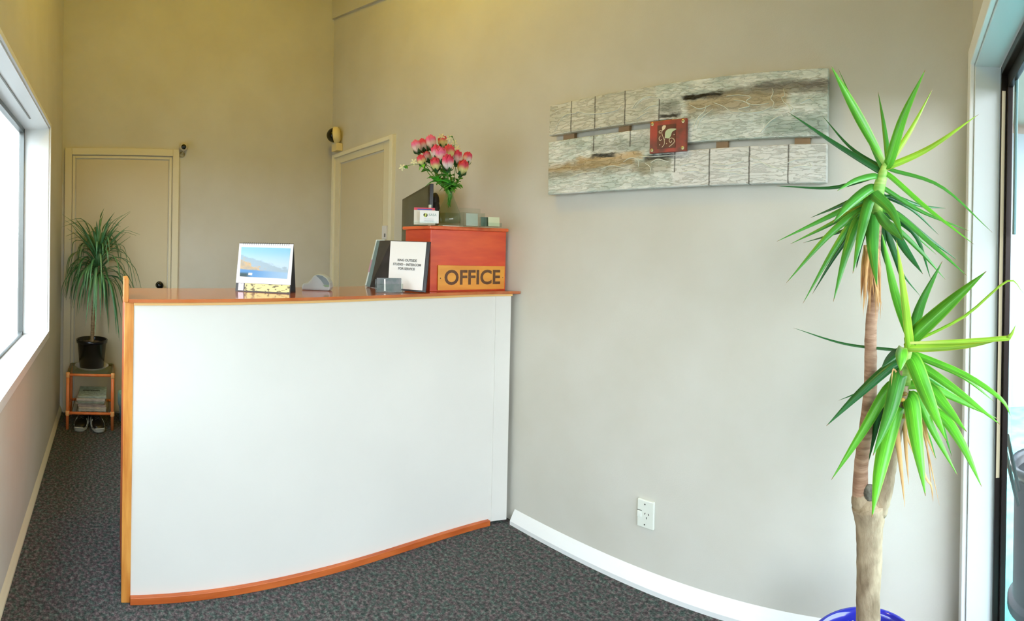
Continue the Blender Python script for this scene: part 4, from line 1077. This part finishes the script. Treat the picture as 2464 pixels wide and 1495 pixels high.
up2, ur2 = trunkpts([(2114, 1235, R0, 40), (2128, 1190, R0-.005, 38), (2140, 1130, R0-.01, 34), (2152, 1060, R0-.02, 34), (2164, 1000, R0-.03, 32), (2172, 940, R0-.03, 30), (2175, 890, R0-.03, 28)])
b = MB(); a_, c_ = tr(up2, ur2, 30); c_ = [r*(1+.05*math.sin(i*2.6)) for i, r in enumerate(c_)]; b.tube(a_, c_, 16); rough(b, 0, .0007, 5); b.build('side_branch', YB, yu, smooth=True)
def leafmat(name, rgb, edge, basec):
    m, t, b_ = newmat(name)
    tc = t.nodes.new('ShaderNodeTexCoord'); uv = t.nodes.new('ShaderNodeSeparateXYZ'); t.links.new(tc.outputs['UV'], uv.inputs[0])
    mp = t.nodes.new('ShaderNodeMapping'); mp.inputs['Scale'].default_value = (9, 1.2, 1); t.links.new(tc.outputs['UV'], mp.inputs[0])
    n1 = noise(t, 1.6, mp.outputs[0], 3); n2 = noise(t, 5, tc.outputs['Object'], 2)
    col = mixc(t, nd(t, 'MULTIPLY', ss(t, n1.outputs['Fac'], .4, .62), .6), rgb, tuple(min(255, int(v*1.22+8)) for v in rgb))
    col = mixc(t, nd(t, 'MULTIPLY', ss(t, n2.outputs['Fac'], .42, .62), .45), col, tuple(int(v*.72) for v in rgb))
    ed = nd(t, 'ABSOLUTE', nd(t, 'SUBTRACT', uv.outputs['X'], .5))
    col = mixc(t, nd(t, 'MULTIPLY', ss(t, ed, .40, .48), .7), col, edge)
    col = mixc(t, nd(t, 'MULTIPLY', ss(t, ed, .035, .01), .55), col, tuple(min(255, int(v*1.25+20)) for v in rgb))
    col = mixc(t, ss(t, uv.outputs['Y'], .16, .0), col, basec)
    col = mixc(t, nd(t, 'MULTIPLY', ss(t, uv.outputs['Y'], .975, .99), .9), col, (150, 110, 70))
    t.links.new(col, b_.inputs['Base Color']); b_.inputs['Roughness'].default_value = .34
    return m
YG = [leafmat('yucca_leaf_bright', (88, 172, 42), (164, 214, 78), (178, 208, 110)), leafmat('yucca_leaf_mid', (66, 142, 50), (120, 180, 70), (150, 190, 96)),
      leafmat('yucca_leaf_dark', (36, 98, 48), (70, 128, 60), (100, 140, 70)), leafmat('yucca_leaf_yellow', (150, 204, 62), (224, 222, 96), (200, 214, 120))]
def cA(X, Y): return 1840+X/2.264, 120+Y/2.264
def cB(X, Y): return 1880+X/2.2654, 620+Y/2.2654
def leaf(bs, conv, sc, base, mid, tip, w, col, dep, rb=R0, extra=None):
    """depth runs from the stem (rb) by dep metres at the tip"""
    x0, y0_ = conv(*base); x1, y1 = conv(*mid); x2, y2 = conv(*tip)
    ax = AXIS_A if conv is cA else AXIS_B
    near = min(ax, key=lambda q: math.hypot(q[0]-x0, q[1]-y0_))
    pts = [at(near[0], near[1], rb), at(x1, y1, rb+dep*.55), at(x2, y2, rb+dep)]
    if math.hypot(near[0]-x0, near[1]-y0_) > 4: pts.insert(1, at(x0, y0_, rb+dep*.12))
    if extra: x3, y3 = conv(*extra); pts.append(at(x3, y3, rb+dep))
    width = w/sc*(rb+dep*.4)/FOC*1.15
    view = (Vector((0, 0, EYE)) - pts[1]).normalized()
    bs[col].blade(pts, width, view + Vector((0, 0, .35)), n=16, fold=.22, base=.5, peak=.42)
AXIS_A = [(2129, 396), (2124, 416), (2119, 436), (2113, 456), (2110, 480), (2108, 505), (2106, 530)]
AXIS_B = [(2190, 826), (2186, 850), (2181, 875), (2178, 900), (2175, 930), (2173, 960), (2170, 990)]
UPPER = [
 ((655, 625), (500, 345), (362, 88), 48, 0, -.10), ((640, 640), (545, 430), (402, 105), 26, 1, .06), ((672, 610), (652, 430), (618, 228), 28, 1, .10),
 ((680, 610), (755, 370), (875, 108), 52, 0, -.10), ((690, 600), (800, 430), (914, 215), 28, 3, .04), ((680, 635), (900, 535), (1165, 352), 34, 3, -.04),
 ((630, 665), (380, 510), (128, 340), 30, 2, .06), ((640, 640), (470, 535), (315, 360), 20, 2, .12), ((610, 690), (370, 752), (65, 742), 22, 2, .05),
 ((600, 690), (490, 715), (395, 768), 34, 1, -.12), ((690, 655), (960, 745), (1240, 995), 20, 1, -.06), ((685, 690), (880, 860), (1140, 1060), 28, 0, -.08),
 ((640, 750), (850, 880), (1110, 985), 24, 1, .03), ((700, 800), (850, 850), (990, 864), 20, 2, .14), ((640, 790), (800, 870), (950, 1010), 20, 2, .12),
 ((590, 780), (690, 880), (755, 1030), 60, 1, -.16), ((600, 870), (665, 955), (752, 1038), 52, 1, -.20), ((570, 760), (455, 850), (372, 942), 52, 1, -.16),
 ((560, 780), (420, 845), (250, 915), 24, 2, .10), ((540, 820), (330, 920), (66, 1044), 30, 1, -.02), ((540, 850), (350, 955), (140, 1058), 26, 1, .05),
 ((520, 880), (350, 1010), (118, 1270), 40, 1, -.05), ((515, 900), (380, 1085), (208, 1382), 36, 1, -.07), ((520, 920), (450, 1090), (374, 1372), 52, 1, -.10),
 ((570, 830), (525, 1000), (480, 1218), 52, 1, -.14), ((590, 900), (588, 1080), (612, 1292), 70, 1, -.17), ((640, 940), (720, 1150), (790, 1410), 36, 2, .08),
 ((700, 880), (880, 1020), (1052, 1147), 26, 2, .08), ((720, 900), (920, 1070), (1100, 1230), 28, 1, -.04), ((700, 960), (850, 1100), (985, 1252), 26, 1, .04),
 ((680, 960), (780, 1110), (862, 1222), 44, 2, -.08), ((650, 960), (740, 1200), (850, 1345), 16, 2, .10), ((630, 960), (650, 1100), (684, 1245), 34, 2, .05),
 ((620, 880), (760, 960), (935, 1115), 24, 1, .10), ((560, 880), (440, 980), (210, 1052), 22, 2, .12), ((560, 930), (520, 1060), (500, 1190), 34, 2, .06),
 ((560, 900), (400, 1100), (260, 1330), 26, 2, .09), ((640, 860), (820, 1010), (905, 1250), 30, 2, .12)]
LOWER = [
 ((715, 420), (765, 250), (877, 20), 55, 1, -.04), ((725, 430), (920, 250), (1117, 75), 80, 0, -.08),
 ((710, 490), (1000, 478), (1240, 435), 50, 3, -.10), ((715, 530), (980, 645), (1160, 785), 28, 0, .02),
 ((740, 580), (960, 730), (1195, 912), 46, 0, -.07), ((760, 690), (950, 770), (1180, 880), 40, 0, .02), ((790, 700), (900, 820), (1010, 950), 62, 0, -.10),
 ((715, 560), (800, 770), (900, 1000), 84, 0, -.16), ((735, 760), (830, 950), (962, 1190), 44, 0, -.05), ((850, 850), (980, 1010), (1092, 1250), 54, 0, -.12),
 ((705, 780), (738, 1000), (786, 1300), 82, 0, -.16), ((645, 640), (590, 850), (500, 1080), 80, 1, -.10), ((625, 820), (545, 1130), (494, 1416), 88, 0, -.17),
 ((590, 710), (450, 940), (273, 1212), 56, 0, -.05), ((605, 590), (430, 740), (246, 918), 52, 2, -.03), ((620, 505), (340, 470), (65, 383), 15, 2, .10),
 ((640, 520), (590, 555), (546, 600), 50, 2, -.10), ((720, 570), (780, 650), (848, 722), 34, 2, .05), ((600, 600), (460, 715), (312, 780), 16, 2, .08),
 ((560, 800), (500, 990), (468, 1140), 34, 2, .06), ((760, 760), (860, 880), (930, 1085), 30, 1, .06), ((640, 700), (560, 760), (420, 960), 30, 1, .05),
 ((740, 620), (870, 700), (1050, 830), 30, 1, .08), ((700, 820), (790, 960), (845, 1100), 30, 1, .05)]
bs = [MB() for _ in range(4)]
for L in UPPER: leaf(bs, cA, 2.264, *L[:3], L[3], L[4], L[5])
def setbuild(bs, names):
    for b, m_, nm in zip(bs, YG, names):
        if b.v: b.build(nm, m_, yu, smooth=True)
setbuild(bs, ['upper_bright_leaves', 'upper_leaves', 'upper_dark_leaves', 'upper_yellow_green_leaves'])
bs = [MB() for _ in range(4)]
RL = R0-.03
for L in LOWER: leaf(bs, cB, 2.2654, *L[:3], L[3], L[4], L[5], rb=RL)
ident = lambda x, y: (x, y)
leaf(bs, ident, 1, (2190, 832), (2174, 700), (2157, 578), 19, 3, -.08, rb=RL)
leaf(bs, ident, 1, (2187, 828), (2152, 700), (2122, 560), 19, 0, -.05, rb=RL)
leaf(bs, cB, 2.2654, (720, 460), (1000, 320), (1233, 128), 15, 3, -.02, rb=RL, extra=(1322, 196))
leaf(bs, cB, 2.2654, (740, 530), (1000, 640), (1195, 770), 30, 0, -.06, rb=RL, extra=(1252, 866))
leaf(bs, cB, 2.2654, (1180, 445), (1245, 430), (1278, 368), 26, 3, -.0, rb=RL-.10)
bs[0].blade([at(2172, 836, RL-.005), at(2168, 862, RL-.10), at(2166, 893, RL-.17)], .030, (.2, -.6, .8), n=8, base=.7)
setbuild(bs, ['lower_bright_leaves', 'lower_leaves', 'lower_dark_leaves', 'lower_yellow_green_leaves'])
DEAD = mat('dead_leaf', (198, 146, 90), .7, c2=(228, 186, 128), nscale=14)
b = MB(); random.seed(31)
for i in range(26):
    x0 = 2080+36*random.random(); x1 = 2064+66*random.random(); y1 = random.uniform(715, 770)
    rj = R0 + random.uniform(-.075, -.02)
    b.blade([at(x0, 590, R0), at((x0+x1)/2+random.uniform(-4, 4), 650, rj), at(x1, y1, rj)], random.uniform(.004, .009), (.1, -1, .2), n=8, base=.8, peak=.3)
b.build('upper_dead_leaves', DEAD, yu, smooth=True)
b = MB()
for B_, M_, T_, w, dp in (((620, 850), (645, 1080), (674, 1362), 30, -.06), ((670, 860), (680, 1050), (695, 1240), 22, -.03), ((640, 870), (690, 990), (730, 1095), 14, -.02), ((735, 790), (790, 1020), (862, 1352), 12, .02),
                         ((760, 870), (800, 990), (842, 1105), 16, -.05), ((750, 800), (800, 1080), (825, 1340), 10, .04), ((600, 830), (560, 870), (485, 930), 24, .03), ((660, 880), (620, 990), (590, 1120), 14, .02), ((640, 640), (610, 610), (600, 700), 10, -.04), ((780, 1180), (815, 1240), (830, 1330), 12, .02)):
    leaf([b], cB, 2.2654, B_, M_, T_, w, 0, dp, rb=RL)
b.build('lower_dead_leaves', DEAD, yu, smooth=True)
b = MB()
for x, y in ((2176, 948), (2170, 963), (2178, 975), (2168, 990), (2174, 1002)):
    b.ball(at(x, y, RL-.018), .007, 10, None, (1.3, 1, .8))
b.build('leaf_scars', mat('leaf_scar', (206, 160, 70), .7, c2=(60, 40, 26), nscale=60), yu, smooth=True)

# ------------------------------------------------------------------ ceiling lamp above the room
la = thing('ceiling_lamp', 'round opal pendant bulb hanging from the ceiling above the room', 'ceiling lamp', (-1.9, .65, ZC))
EM, t_, b_ = newmat('lit_opal_glass'); b_.inputs['Base Color'].default_value = lin((250, 240, 220))
b_.inputs['Emission Color'].default_value = (*LAMP_C, 1); b_.inputs['Emission Strength'].default_value = 6
LX, LY_ = -1.9, .65
MB().lathe([(.0, -.03), (.05, -.03), (.055, 0)], (LX, LY_, ZC), 30).build('ceiling_rose', WHITE, la, smooth=True)
MB().tube([(LX, LY_, ZC-.03), (LX, LY_, ZC-.17)], .003, 8).build('cord', WHITE, la)
MB().lathe([(.0, .085), (.018, .08), (.018, .04), (0, .04)], (LX, LY_, ZC-.25), 20).build('bulb_holder', WHITE, la)
MB().ball((LX, LY_, ZC-.25), .045, 20).build('bulb', EM, la, smooth=True)
l = bpy.data.lights.new('lamp_light', 'POINT'); l.energy = LAMP_W; l.color = LAMP_C; l.shadow_soft_size = .12
lo = bpy.data.objects.new('lamp_light', l); COL.objects.link(lo); lo.parent = la; lo.location = (0, 0, -.25)
